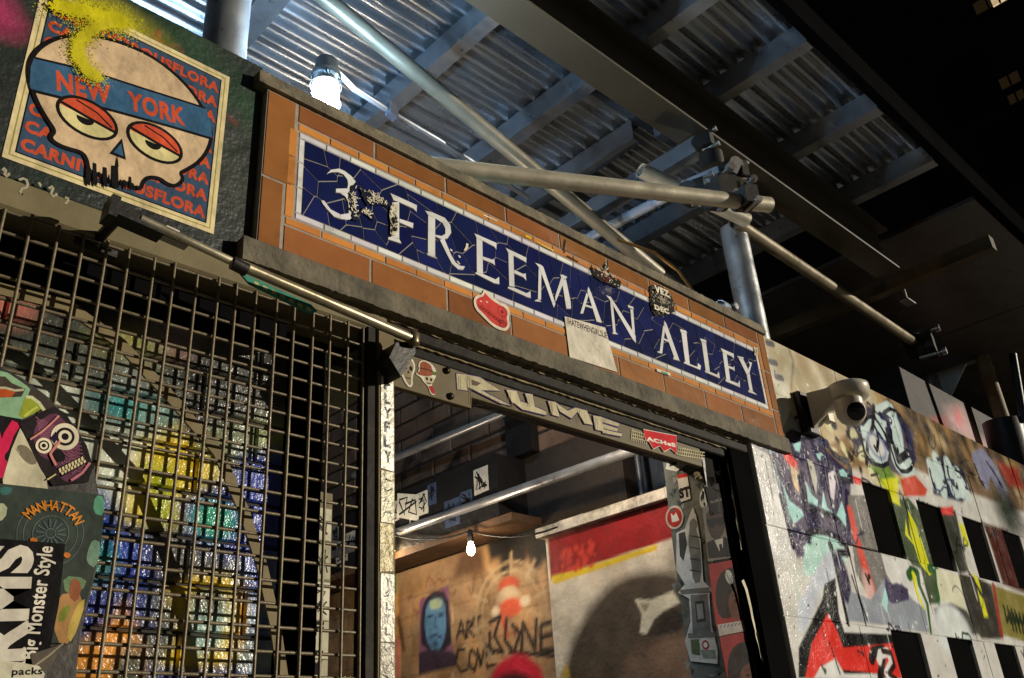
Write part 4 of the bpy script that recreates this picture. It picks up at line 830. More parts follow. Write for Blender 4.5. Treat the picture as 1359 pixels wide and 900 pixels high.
def torn(pr, P, seed, n=60, base=lin(214, 206, 182), dark=BK, extra=None):
    r = random.Random(seed); uv = [pr.uv(q) for q in P]; cx_ = sum(a for a, b in uv) / len(uv); cy_ = sum(b for a, b in uv) / len(uv); J = []
    for i in range(len(uv)):
        a, b = uv[i - 1], uv[i]
        for k in range(5): t = k / 5; J.append((a[0] + (b[0] - a[0]) * t + r.uniform(-.0022, .0022), a[1] + (b[1] - a[1]) * t + r.uniform(-.0022, .0022)))
    pr.sheet(J, base, px=False)
    w_ = max(a for a, b in uv) - min(a for a, b in uv); h_ = max(b for a, b in uv) - min(b for a, b in uv)
    for _ in range(n):
        t = r.random(); k = r.randrange(len(uv)); a, b = uv[k - 1], uv[k]; e_ = (a[0] + (b[0] - a[0]) * t, a[1] + (b[1] - a[1]) * t); f = r.uniform(0, .9); x, y = cx_ + (e_[0] - cx_) * f, cy_ + (e_[1] - cy_) * f
        L = r.uniform(.003, .009); an = r.choice([1.2, 1.9, .4, 2.6]); pr.stroke([(x, y), (x + L * math.cos(an), y + L * math.sin(an))], r.uniform(.0008, .0024), dark if r.random() < .8 else (extra or dark), px=False)
sticker('sticker', 'torn black and white sticker scrap between the 3 and the F', ('Y', 0), .0074, lambda pr: torn(pr, ka([(535, 345), (590, 350), (700, 400), (735, 460), (800, 470), (815, 515), (740, 500), (600, 498), (560, 430)]), 2, 80, base=lin(34, 36, 56), dark=lin(222, 214, 192)), material=m_paper)
sticker('sticker', 'torn sticker strip over the stem of the F', ('Y', 0), .0078, lambda pr: torn(pr, ka([(815, 500), (880, 495), (878, 760), (850, 780), (820, 770)]), 3, 60), material=m_paper)
sticker('sticker', 'torn black and white scrap at the right side of the figure 3', ('Y', 0), .0076, lambda pr: torn(pr, ka([(450, 330), (500, 320), (470, 400), (480, 480), (500, 560), (540, 640), (480, 640), (450, 540), (440, 430)]), 4, 60, base=lin(34, 36, 56), dark=lin(222, 214, 192)), material=m_paper)
sticker('sticker', 'small torn sticker tail below the scrap between the 3 and the F', ('Y', 0), .0072, lambda pr: torn(pr, ka([(520, 575), (580, 520), (630, 560), (660, 640), (600, 600)]), 5, 36, base=lin(34, 36, 56), dark=lin(222, 214, 192)), material=m_paper)
sticker('sticker', 'torn red, black and white sticker above the letter A of FREEMAN', ('Y', 0), .0074, lambda pr: torn(pr, ke([(305, 30), (400, 70), (430, 0), (450, -20), (475, 100), (580, 160), (575, 225), (480, 200), (380, 150), (320, 100)]), 6, 90, base=lin(40, 36, 34), dark=lin(222, 214, 192), extra=lin(214, 60, 56)), material=m_paper)
def vez(pr):
    torn(pr, ke([(850, 210), (880, 190), (960, 210), (1040, 290), (1075, 370), (1070, 440), (1000, 480), (900, 480), (860, 430), (848, 330)]), 7, 150, base=lin(48, 44, 40), dark=lin(196, 188, 166))
    pr.text('VEZ', *ke([(880, 268), (1015, 325)]), .021, lin(235, 228, 205), bold=.05); pr.text('DEC', *ke([(878, 430), (1010, 475)]), .015, lin(235, 228, 205), bold=.05)
sticker('sticker', 'ragged half-round black and white sticker before the word ALLEY', ('Y', 0), .0074, vez, material=m_paper)
sticker('sticker', 'tiny scraped white sticker on the frame above the last Y', ('Y', 0), .0074, lambda pr: torn(pr, [(1000, 461), (1006, 462), (1006, 472), (1002, 473)], 8, 12), material=m_paper)
sticker('sticker', 'small oval teal and white sticker under the word ALLEY', ('Y', 0), .0074, lambda pr: (pr.sheet([(871, 489), (889, 495), (890, 499), (872, 493)], lin(220, 212, 190)), pr.poly([(877, 492), (886, 495.5), (886, 498), (878, 494.5)], lin(90, 160, 140))))
ch = Print(('Y', 0), off=.0066)
for pts, c in ((kc([(700, 168), (830, 225), (828, 235), (700, 178)]), lin(232, 222, 200)), (kd([(255, 12), (300, 22), (322, 45), (300, 48), (262, 32)]), lin(236, 190, 60)), (kd([(360, 70), (430, 105), (520, 150), (515, 165), (420, 115), (360, 82)]), lin(226, 196, 110)), (kd([(618, 50), (632, 70), (620, 130), (625, 180), (612, 175), (606, 110)]), lin(60, 50, 40)), (kd([(640, 200), (745, 258), (745, 266), (640, 212)]), lin(50, 42, 34)), (kc([(545, 435), (565, 440), (562, 480), (540, 505), (522, 500), (540, 470)]), lin(230, 224, 205)), (kc([(455, 598), (470, 600), (492, 628), (480, 630)]), lin(230, 224, 205)), (kc([(470, 545), (490, 552), (494, 570), (478, 568)]), lin(230, 224, 205)), (kc([(395, 485), (415, 495), (420, 510), (402, 505)]), lin(230, 224, 205))):
    ch.poly(pts, c)
ch.build('paint_chips', m_paper, sign)

# ================================================================== LOWER-LEFT STICKER BOARD
YB = -0.03; T = ('Y', YB)
bd = Print(T, off=-.004); bp = [(-60, 470), (0, 488), (32, 506), (62, 528), (88, 556), (108, 590), (124, 628), (133, 680), (130, 740), (118, 790), (104, 850), (96, 930), (-80, 930)]
bd.sheet(bp, lin(44, 40, 36), th=.004); o = bd.build('sticker_board', m_black); tag(o, 'dark rounded metal plate at the lower left, buried under overlapping stickers', 'plate')
k5 = lambda pts: [(x / 6.0, 490 + y / 6.0) for x, y in pts]; k6 = lambda pts: [(x / 3.46, 640 + y / 3.46) for x, y in pts]
MINT = lin(140, 178, 140)
def st_green(pr):
    pr.sheet(k5([(-200, 20), (-20, 10), (60, 30), (150, 90), (215, 135), (240, 160), (215, 230), (185, 330), (180, 400), (60, 380), (-200, 330)]), MINT)
    pr.poly(k5([(-100, 55), (40, 60), (90, 110), (200, 160), (170, 220), (100, 225), (-100, 230)]), lin(70, 60, 50)); pr.poly(k5([(-100, 150), (40, 155), (120, 185), (90, 225), (-100, 225)]), lin(186, 84, 40)); pr.stroke(k5([(-100, 150), (40, 150), (120, 172), (190, 165)]), .003, lin(190, 180, 150))
    pr.poly(k5([(200, 220), (250, 215), (310, 260), (340, 310), (260, 360), (185, 395), (150, 370), (180, 280)]), lin(150, 160, 50)); pr.stroke(k5([(205, 222), (250, 225), (310, 270), (350, 330)]), .004, lin(200, 205, 160)); pr.stroke(k5([(190, 380), (250, 330), (300, 300)]), .003, lin(190, 196, 90))
sticker('sticker', 'mint green cut-out sticker with an orange mouth', T, .0018, st_green)
def st_brown(pr): pr.sheet(k5([(240, 160), (330, 190), (420, 290), (480, 330), (440, 360), (300, 370), (280, 240), (225, 215)]), lin(66, 58, 52))
sticker('sticker', 'plain dark brown sticker corner behind the mint cut-out', T, .0008, st_brown)
def st_pink(pr):
    pr.sheet(k5([(-100, 330), (20, 370), (160, 400), (180, 460), (90, 700), (20, 900), (-100, 900)]), lin(30, 26, 28)); pr.stroke(k5([(130, 425), (70, 520), (30, 630), (-30, 700)]), .011, lin(214, 40, 84)); pr.stroke(k5([(-60, 430), (0, 640), (-5, 820)]), .010, lin(214, 40, 84)); pr.ell(k5([(5, 790)])[0], .008, .012, lin(200, 40, 80))
sticker('sticker', 'black sticker with thick hot pink brush strokes at the left photo edge', T, .0012, st_pink)
def st_white(pr):
    pr.sheet(k5([(160, 470), (210, 560), (300, 720), (370, 880), (380, 960), (30, 960), (20, 880), (90, 640)]), lin(196, 188, 160)); pr.poly(smooth(k5([(120, 610), (200, 600), (270, 680), (300, 750), (240, 770), (160, 700)])), lin(120, 112, 92)); pr.poly(smooth(k5([(110, 620), (160, 660), (150, 680)])), lin(150, 142, 120))
sticker('sticker', 'crumpled off-white sticker with grey smudges, left of the purple skull', T, .0016, st_white, material=m_paper)
def st_brain(pr):
    pr.sheet(k5([(150, 430), (430, 300), (520, 350), (600, 470), (690, 610), (740, 780), (700, 900), (420, 930), (330, 800)]), lin(38, 32, 34)); PK = lin(132, 82, 100); P2 = lin(98, 56, 78)
    pr.poly(smooth(k5([(300, 420), (430, 340), (500, 400), (570, 470), (630, 580), (640, 700), (600, 740), (690, 760), (650, 860), (540, 910), (470, 860), (430, 740), (330, 700), (280, 640), (260, 520)]), 1), P2)
    r = random.Random(4)
    for j in range(12):
        y0 = 400 + j * 26; P = []
        for i in range(13): x = 285 + i * 22 + j * 5; P.append((x, y0 + i * 9 + math.sin(i * 1.6 + j * 1.3) * 12 - (i - 6) ** 2 * .6))
        pr.stroke(k5(P), .0016, PK)
    for j in range(9):
        P = [(520 + j * 6 + i * 15, 620 + j * 26 + math.sin(i * 1.5 + j) * 9 - i * 4) for i in range(9)]; pr.stroke(k5(P), .0015, PK)
    for c, rr in (((515, 540), 58), ((345, 612), 33)):
        q = k5([c])[0]; s = .000285 * 1.0
        for f, cc in ((1, lin(226, 214, 186)), (.68, BK), (.48, lin(226, 214, 186)), (.26, BK)): pr.ell(q, rr * s * f, rr * s * f * 1.05, cc)
    pr.poly(smooth(k5([(430, 650), (470, 635), (520, 690), (510, 740), (450, 740), (420, 690)])), BK); pr.poly(k5([(400, 550), (440, 500), (460, 540), (430, 600)]), lin(40, 24, 50))
    pr.poly(k5([(455, 790), (660, 690), (665, 760), (490, 860)]), BK)
    for k in range(8): x, y = 462 + k * 25, 800 - k * 13; pr.poly(k5([(x, y), (x + 16, y - 12), (x + 24, y + 18), (x + 10, y + 30)]), lin(222, 206, 160)); pr.poly(k5([(x + 26, y + 46), (x + 42, y + 36), (x + 36, y + 16), (x + 20, y + 26)]), lin(222, 206, 160))
    pr.stroke(k5([(235, 565), (320, 510), (400, 440), (465, 375)]), .0022, lin(206, 140, 130)); pr.stroke(k5([(475, 575), (430, 630), (395, 680), (440, 770)]), .003, lin(206, 130, 120)); pr.stroke(k5([(560, 890), (650, 830), (710, 750)]), .003, lin(190, 120, 130)); pr.stroke(k5([(440, 840), (370, 885)]), .0018, lin(210, 190, 140))
sticker('sticker', 'black sticker of a purple skull with target-ring eyes and bared teeth', T, .0022, st_brain)
def st_man(pr):
    pr.sheet(k6([(-40, 0), (30, 10), (435, 55), (475, 60), (478, 160), (460, 300), (400, 540), (330, 740), (240, 740), (-40, 700)]), lin(60, 68, 62))
    for P, c in (([(-40, 95), (35, 100), (25, 170), (-40, 190)], lin(180, 184, 150)), ([(0, 20), (60, 25), (40, 60), (0, 60)], lin(60, 104, 100)), ([(435, 60), (478, 65), (476, 160), (425, 140)], lin(90, 150, 120)), ([(425, 260), (466, 280), (440, 400), (395, 370), (400, 320)], lin(120, 150, 130)),
                 ([(285, 430), (400, 440), (380, 500), (300, 520)], lin(110, 136, 100)), ([(245, 520), (400, 500), (330, 745), (250, 735)], lin(176, 134, 86)), ([(350, 560), (400, 530), (330, 745), (300, 700)], lin(196, 170, 90)), ([(280, 580), (330, 560), (300, 640), (260, 640)], lin(130, 140, 60)), ([(330, 430), (380, 470), (350, 560), (310, 520)], lin(150, 92, 66))): pr.poly(smooth(k6(P), 1), c)
    c = k6([(232, 236)])[0]
    for rr in (.037, .030, .020): pr.ell(c, rr, rr * 1.05, lin(88, 100, 96), ring=.0012)
    pr.ell(c, .0055, .0055, lin(90, 104, 104), ring=.0014); C0 = pr.uv(c)
    for k in range(14): a = k * 2 * math.pi / 14; pr.stroke([(C0[0] + .007 * math.cos(a), C0[1] + .007 * math.sin(a)), (C0[0] + .017 * math.cos(a), C0[1] + .017 * math.sin(a))], .002, lin(84, 98, 98), px=False)
    for k, chh in enumerate('MANHATTAN'):
        a = math.radians(148 - k * 14.5); R_ = .027; x, y = C0[0] + R_ * math.cos(a), C0[1] + .004 + R_ * math.sin(a) * .85; t = a - math.pi / 2
        pr.text(chh, (x - .0042 * math.cos(t), y - .0042 * math.sin(t)), (x + .0042 * math.cos(t), y + .0042 * math.sin(t)), .0125, lin(206, 130, 50), px=False, bold=.02)
    for q in ((150, 262), (302, 330)): pr.poly(smooth(k6([(q[0] - 20, q[1] + 5), (q[0], q[1] - 10), (q[0] + 25, q[1] + 5), (q[0] + 5, q[1] + 25)])), lin(196, 116, 50))
sticker('sticker', 'weathered green-grey sticker with arched orange MANHATTAN over a round emblem', T, .0028, st_man, material=m_paper)
def st_arms(pr):
    pr.sheet(k6([(-120, 255), (0, 260), (298, 284), (270, 560), (225, 790), (190, 800), (-120, 800)]), lin(18, 16, 18)); W2 = lin(214, 206, 190)
    a, b = k6([(88, 1010), (120, 255)]); pr.text('ARMS', k6([(100, 1060)])[0], k6([(160, 290)])[0], .052, W2, bold=.05)
    pr.text('Big Monster Style', k6([(190, 812)])[0], k6([(266, 300)])[0], .0225, lin(222, 214, 196), bold=.02)
sticker('sticker', 'black sticker lettered ARMS and Big Monster Style, turned upright on its side', T, .0056, st_arms)
def st_tape(pr):
    pr.sheet(k6([(140, 790), (235, 760), (300, 735), (230, 850), (195, 870), (150, 850)]), lin(92, 84, 74)); pr.stroke(k6([(150, 850), (220, 800), (290, 740)]), .002, lin(150, 140, 120))
sticker('sticker', 'torn grey tape scrap under the ARMS sticker', T, .0064, st_tape, material=m_paper)
def st_pack(pr):
    pr.sheet(k6([(-60, 820), (80, 826), (180, 845), (205, 880), (185, 960), (-60, 960)]), lin(206, 200, 176)); pr.text('packs', k6([(50, 898)])[0], k6([(192, 893)])[0], .010, BK, bold=.03)
sticker('sticker', 'off-white paper label printed packs at the bottom left corner', T, .0068, st_pack, material=m_paper)

# ================================================================== ALLEY INSIDE
XM, XB = 1.985, 2.06
INB = lin(150, 120, 86)
# mural wall with white coping
mw_ = thing('mural_wall', (XM, 0.5, 0), 'low white alley wall with a red band and a huge dark head mural', 'wall')
yN, yF = 0.16, -0; yF = aX(722, 705, XM)[1]; zT = (aX(722, 712, XM)[2] + aX(885, 668, XM)[2]) / 2
pc = []; nU = 3; nV = 3
pc = [(-yF, -yN, 1.2, zT, .006, 0.0)]
out, U, V = grid_pieces(pc, None, .003, .1); p = Painter(U, V, lin(206, 190, 166)); X_ = lambda pts: [(-aX(x, y, XM)[1], aX(x, y, XM)[2]) for x, y in pts]
p.mottle([lin(206, 190, 164), lin(150, 132, 108), lin(176, 150, 120)], 50, .02, .06, .4, .02)
p.poly(X_([(727, 714), (890, 660), (900, 712), (790, 748), (731, 770)]), lin(132, 18, 18), .003); p.poly(X_([(731, 765), (780, 752), (872, 722), (872, 730), (800, 754), (735, 776)]), lin(206, 170, 30), .003)
p.mottle([lin(190, 52, 34)], 60, .003, .010, .7, .003, (X_([(745, 740)])[0][0], X_([(792, 740)])[0][0]), (X_([(760, 758)])[0][1], X_([(775, 722)])[0][1]))
HD = lin(74, 60, 46); p.poly(smooth(X_([(744, 940), (752, 870), (770, 830), (790, 800), (810, 775), (840, 760), (880, 756), (905, 765), (935, 800), (950, 940)]), 2), HD, .018); p.poly(smooth(X_([(835, 860), (880, 845), (930, 830), (930, 940), (820, 930)]), 1), lin(128, 98, 76), .02)
p.mottle([lin(50, 40, 32), lin(96, 80, 62)], 60, .01, .03, .35, .015, (X_([(780, 850)])[0][0], X_([(890, 850)])[0][0]), (1.5, X_([(800, 790)])[0][1]))
p.poly(X_([(842, 795), (865, 796), (893, 784), (903, 800), (882, 810), (868, 822), (858, 842), (849, 840), (852, 815)]), lin(206, 192, 164), .003); p.poly(X_([(848, 800), (862, 802), (856, 814)]), lin(150, 132, 106), .003)
p.poly(X_([(860, 846), (872, 824), (895, 808), (912, 822), (900, 838)]), lin(52, 40, 30), .005); p.poly(X_([(744, 898), (752, 880), (757, 900)]), lin(190, 150, 40), .006)
grid_build(out, p.c, fnX(XM), .003, .12, 'rendered_face', m_inwall, mw_, mw_.location)
MB().box(XM + .002, XM + .15, yN - .02, yF - .001, 0.12, zT - .004, lin(140, 128, 110)).build('core', m_conc, mw_)
cp = MB()
for i in range(6):
    a = yN - .02 + (yF + .018 - yN + .02) * i / 6; b = yN - .02 + (yF + .018 - yN + .02) * (i + 1) / 6 - .0015
    cb = MB(); cb.box(XM - .022, XM + .17, a, b, zT + .001, zT + .030 + rng.uniform(-.002, .002), jit(lin(198, 186, 164), .06)); cb.build('coping_stone', m_conc, mw_)
# brown painted wall, farther along
aw = thing('alley_wall', (XB, 1.5, 0), 'brown painted alley wall with a blue portrait, ring emblem and black tags', 'wall')
zL = 2.285
pc = [(-4.2, -0.70, 1.0, zL, .0085, 0.0)]
out, U, V = grid_pieces(pc, None, .003, .1); p = Painter(U, V, INB); XW = lambda pts: [(-aX(x, y, XB)[1], aX(x, y, XB)[2]) for x, y in pts]
p.mottle([lin(200, 150, 96), lin(146, 104, 62), lin(120, 84, 50), lin(184, 140, 100)], 260, .015, .06, .45, .02, (-2.6, -.7), (1.5, 2.3))
for j in range(14):
    zq = 1.30 + j * .0677; p.stroke([(-3, zq), (-.7, zq)], .004, lin(96, 68, 42), .003, .5)
    for i in range(12): u_ = -3.1 + i * .203 + (j % 2) * .1; p.stroke([(u_, zq), (u_, zq + .067)], .004, lin(96, 68, 42), .003, .45)
tg = random.Random(8)
for _ in range(46):
    u_ = tg.uniform(-2.4, -.75); v_ = tg.uniform(1.55, 2.22); sc = tg.uniform(.02, .06); P_ = [(u_, v_)]
    for k in range(tg.randint(4, 8)): P_.append((P_[-1][0] + tg.uniform(-.2, .8) * sc, v_ + tg.uniform(-1, 1) * sc))
    p.stroke(smooth(P_, 1)[:-2], tg.uniform(.005, .010), tg.choice([lin(50, 38, 28), lin(90, 60, 36), lin(196, 170, 130), lin(120, 50, 36)]), .003, tg.uniform(.35, .8))
# dark drips under the ledge
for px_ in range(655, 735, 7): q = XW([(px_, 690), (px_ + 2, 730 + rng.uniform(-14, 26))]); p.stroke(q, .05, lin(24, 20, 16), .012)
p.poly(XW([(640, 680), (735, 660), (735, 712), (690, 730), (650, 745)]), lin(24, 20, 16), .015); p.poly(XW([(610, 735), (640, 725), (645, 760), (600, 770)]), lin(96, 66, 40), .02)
# portrait in blue
p.poly(XW([(557, 797), (595, 777), (599, 850), (604, 878), (556, 892)]), lin(120, 76, 100), .004)
p.poly(smooth(XW([(561, 800), (575, 784), (594, 786), (598, 830), (600, 862), (560, 864), (558, 830)]), 1), lin(40, 34, 44), .004)
p.poly(smooth(XW([(566, 800), (578, 792), (590, 796), (593, 830), (588, 856), (578, 868), (568, 856), (563, 830)]), 2), lin(84, 124, 156), .003)
p.poly(smooth(XW([(570, 796), (586, 794), (586, 808), (570, 810)]), 1), lin(150, 164, 130), .003)
for q in ((571, 818), (585, 816)): p.ell(XW([q])[0], .018, .006, lin(30, 40, 66), .003)
p.stroke(XW([(578, 818), (577, 832), (581, 834)]), .006, lin(50, 76, 110), .003); p.stroke(XW([(571, 846), (579, 843), (586, 846)]), .009, lin(40, 50, 84), .003); p.ell(XW([(578, 855)])[0], .014, .012, lin(60, 80, 110), .004)
p.poly(XW([(556, 866), (570, 862), (588, 862), (606, 868), (606, 884), (556, 896)]), lin(58, 44, 56), .004)
p.poly(XW([(515, 756), (527, 752), (532, 880), (530, 930), (515, 930)]), lin(206, 150, 80), .004); p.poly(XW([(517, 756), (526, 753), (527, 785), (519, 800)]), lin(60, 130, 96), .004); p.poly(XW([(517, 850), (531, 845), (531, 930), (517, 930)]), lin(206, 120, 96), .006); p.stroke(XW([(528, 820), (536, 862)]), .016, lin(70, 44, 28), .01)
for st in ([(606, 848), (612, 824), (617, 846)], [(608, 840), (616, 838)], [(620, 846), (620, 824), (628, 828), (621, 835), (629, 844)], [(628, 822), (640, 818)], [(634, 820), (636, 842)], [(616, 862), (608, 862), (605, 880), (612, 892), (620, 888)], [(624, 864), (622, 884), (630, 890), (634, 872), (626, 862)], [(634, 862), (638, 884), (643, 858)], [(655, 856), (645, 858), (646, 886), (657, 882)], [(646, 870), (655, 868)]):
    p.stroke(XW(st), .011, lin(36, 30, 26), .003)
c0 = XW([(676, 790)])[0]; RG = lin(168, 144, 108)
for rr in (.135, .165):
    pts = [(c0[0] + rr * math.cos(t / 20 * 6.2832), c0[1] - .05 + rr * .95 * math.sin(t / 20 * 6.2832)) for t in range(21)]; p.stroke(pts, .009, RG, .004, .8)
for k in range(10): a = k * .628 + .2; p.stroke([(c0[0] + .12 * math.cos(a), c0[1] - .05 + .12 * math.sin(a)), (c0[0] + .185 * math.cos(a), c0[1] - .05 + .185 * math.sin(a))], .012, RG, .004, .8)
cc = (c0[0], c0[1] - .02)
p.ell((cc[0], cc[1] + .05), .05, .03, lin(160, 66, 42), .005); p.ell((cc[0] - .005, cc[1] + .02), .05, .03, lin(170, 148, 116), .005); p.ell((cc[0], cc[1] - .02), .055, .03, lin(190, 80, 50), .006); p.stroke([(cc[0] - .04, cc[1] - .05), (cc[0] - .02, cc[1] - .1)], .02, lin(196, 90, 60), .004); p.ell((cc[0] + .07, cc[1] - .01), .022, .016, lin(200, 180, 150), .006); p.ell((cc[0] - .07, cc[1] - .02), .02, .016, lin(200, 180, 150), .006)
for st in ([(650, 826), (664, 818), (656, 844), (668, 866), (650, 862), (650, 840)], [(672, 822), (670, 850), (682, 866), (690, 840), (680, 830)], [(692, 866), (694, 826), (710, 862), (712, 822)], [(730, 826), (718, 830), (718, 864), (736, 862)], [(718, 846), (732, 842)], [(676, 866), (735, 870)]):
    p.stroke(XW(st), .014, lin(30, 26, 26), .004)
p.poly(smooth(XW([(650, 900), (664, 876), (690, 866), (706, 874), (722, 892), (722, 940), (640, 940)]), 1), lin(190, 34, 54), .01); p.poly(smooth(XW([(640, 940), (660, 896), (690, 892), (716, 906), (720, 950)]), 1), lin(40, 30, 32), .012)
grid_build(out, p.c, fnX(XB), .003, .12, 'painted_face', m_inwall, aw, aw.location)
MB().box(XB + .002, XB + .25, -0.2 + .42, 4.2, 0.12, 2.284, lin(90, 78, 62)).build('core', m_conc, aw)
# dark brick storey above
ub = thing('upper_brick_wall', (XB, 1.5, 2.5), 'dark brick upper wall of the alley above the ledge, with faded black tags', 'wall')
pc = []; zz = 2.535; k = 0
while zz < 3.2:
    yy = .62 - (.1 if k % 2 else 0)
    while yy < 2.9:
        if rng.random() > .02: pc.append((-(yy + .195), -yy, zz, zz + .058, .03, rng.uniform(-.004, .004)))
        yy += .205
    zz += .0687; k += 1
pc = sorted(pc, key=lambda t: -t[0])[-290:] if len(pc) > 290 else pc
out, U, V = grid_pieces(pc, None, .003, .05); p = Painter(U, V, lin(104, 82, 66))
for q_ in pc: i_ = (U >= q_[0]) & (U <= q_[1]) & (V >= q_[2]) & (V <= q_[3]); p.c[i_] *= rng.uniform(.55, 1.35)
p.mottle([lin(84, 64, 54), lin(130, 106, 88), lin(70, 58, 50)], 160, .03, .1, .5, .03)
for st in ([(585, 640), (610, 600), (600, 650), (625, 622)], [(560, 600), (580, 570), (600, 560)], [(535, 640), (540, 600), (556, 620)]): p.stroke([(-aX(x, y, XB)[1], aX(x, y, XB)[2]) for x, y in st], .03, lin(14, 14, 16), .01)
grid_build(out, p.c, fnX(XB), .003, .05, 'brick', m_inwall, ub, ub.location)
MB().box(XB + .006, XB + .25, .45, 4.2, 2.286, 3.2, lin(50, 44, 40)).build('mortar', m_grout, ub)
# ledge with fascia
lg = thing('ledge', (XB - .1, 1.5, 2.3), 'black fascia ledge running along the alley wall, covered with small black and white stickers', 'ledge')
MB().box(XB - .13, XB + .001, .86, 4.1, 2.312, 2.525, lin(24, 22, 22)).build('fascia', m_dark, lg)
MB().box(XB - .135, XB - .002, .80, 4.1, 2.288, 2.3115, lin(84, 62, 44)).build('soffit', m_inwall, lg)
pr = Print(('X', XB - .13), off=.0008); r = random.Random(5)
y_ = .9
while y_ < 2.6:
    w_ = r.uniform(.04, .09); h_ = r.uniform(.05, .10); z_ = r.uniform(2.33, 2.515 - h_); pr = Print(('X', XB - .13), off=.0008 + .0004 * r.random())
    if r.random() < .9:
        u0, u1 = -(y_ + w_), -y_; c_ = r.choice([lin(170, 164, 150), lin(130, 126, 116), lin(60, 70, 90), lin(190, 186, 170)])
        pr.sheet([(u0, z_), (u1, z_ + r.uniform(-.004, .004)), (u1, z_ + h_), (u0, z_ + h_)], c_, px=False)
        for _ in range(4): pr.stroke([(r.uniform(u0 + .006, u1 - .006), r.uniform(z_ + .006, z_ + h_ - .006)) for _ in range(4)], .006, BK, px=False)
        pr.build('sticker', m_vinyl, lg)
    y_ += w_ * r.uniform(.6, 1.1) + .006; 
st_ = Print(('X', XB - .131), off=.0014); K = lambda pts: [st_.uv((320 + x / 2.811, 580 + y / 2.811)) for x, y in pts]
P = K([(583, 210), (663, 215), (663, 315), (583, 300)]); st_.sheet(P, lin(196, 192, 176), px=False)
for s_ in ([(590, 235), (620, 225), (610, 290), (590, 240)], [(612, 250), (650, 235), (655, 290), (625, 280), (640, 230)], [(590, 290), (655, 240)]): st_.stroke(K(s_), .008, BK, px=False)
st_.build('sticker', m_vinyl, lg)
# conduits in the dark gap above the mural wall
MBc = thing('conduit_rack', (2.0, .45, 2.3), 'dark conduits and cables in the gap above the red-topped mural wall', 'conduits')
for i, (a, b, r_) in enumerate((((790, 640), (800, 690), .012), ((812, 620), (822, 690), .016), ((832, 610), (845, 675), .013), ((700, 560), (716, 700), .02), ((852, 620), (862, 672), .010))):
    q = Vector(aX(a[0], a[1], 2.12)); MB().tube([(2.12 - i * .004, q.y, 2.2), (2.12 - i * .004, q.y, 2.66)], r_, 12, lin(60, 62, 66)).build('conduit', m_galv if i in (1, 2) else m_black, MBc)
pts = [aX(x, y, 2.09) for x, y in ((758, 640), (757, 670), (766, 692), (775, 686))]; MB().tube(pts, .006, 8, lin(40, 38, 36)).build('cable', m_black, MBc)
o = MB().box(2.16, 2.2, .05, .62, 2.2, 2.62, lin(40, 44, 52)); tag(o.build('shutter_panel', m_dark), 'dark blue-grey panel behind the conduits in the alley', 'panel')
o = MB().box(2.02, 2.055, .78, .90, 2.53, 2.86, lin(26, 24, 24)); tag(o.build('service_box', m_black), 'tall black service box on the upper alley wall', 'box')
tag(MB().box(0.62, 2.6, 4.2, 4.4, .12, 4.0, lin(60, 52, 44)).build('end_wall', m_inwall), 'dark wall closing the far end of the alley', 'wall')

# pipes across the doorway
for (a, b, Xp, r_, lb) in (((515, 612), (700, 535), 1.96, .013, 'bright galvanised pipe crossing the dark brick at the top of the doorway'), ((500, 716), (872, 587), 1.93, .0155, 'long worn steel pipe crossing the doorway below the header plate')):
    A = Vector(aX(a[0], a[1], Xp)); Bv = Vector(aX(b[0], b[1], Xp)); d = (Bv - A); o = MB().tube([A - d * .3, Bv + d * .1], r_, 16, lin(160, 160, 162), hollow=True).build('pipe', m_galv); tag(o, lb, 'pipe')
# string lights
def bulb(p, lb, en=3.0):
    t = thing('string_bulb', tuple(p), lb, 'light bulb', 'string light bulbs along the ledge'); p = Vector(p)
    MB().lathe(p + Vector((0, 0, .032)), (0, 0, 1), [(0, 0.03), (.008, .03), (.010, .0), (.009, -.008)], 14, lin(30, 28, 26)).build('socket', m_black, t)
    me = MB().lathe(p, (0, 0, 1), [(0, -.021), (.007, -.018), (.013, -.009), (.014, 0), (.011, .011), (.007, .023)], 18).build('glass', mat('lit_warm_bulb', .3, base=(1, .8, .5), emit=((1.0, .70, .36), 30.0)), t)
    l = bpy.data.lights.new('bulb_light', 'POINT'); l.energy = en; l.color = (1.0, .82, .60); l.shadow_soft_size = .02; lo = bpy.data.objects.new('bulb_light', l); link(lo, t); lo.location = (-.09, 0, -.03)
b1, b2 = aX(625, 729, 1.90), aX(519, 731, 1.90); bulb(b1, 'glowing warm bulb hanging in front of the ledge, right one of the two'); bulb(b2, 'glowing warm bulb hanging beside the gate post, left one of the two')
bulb(aY(765, 536, .33), 'added unseen warm bulb behind the header plate, fill light for the alley', 9.0)  # unseen bulb, added as fill for the mural wall and alley
b3 = b1 + (b2 - b1) * 2; b0 = b1 - (b2 - b1) * .9; pts = []
for A, Bv in ((b0, b1), (b1, b2), (b2, b3)):
    for t in np.linspace(0, 1, 9)[:-1]: q = A + (Bv - A) * t; pts.append((q[0], q[1], q[2] + .06 - .05 * 4 * t * (1 - t) * .5))
o = MB().tube(pts, .003, 6, lin(20, 20, 20)).build('string_light_cable', m_black); tag(o, 'thin black cable carrying the warm bulbs along the ledge', 'cable')

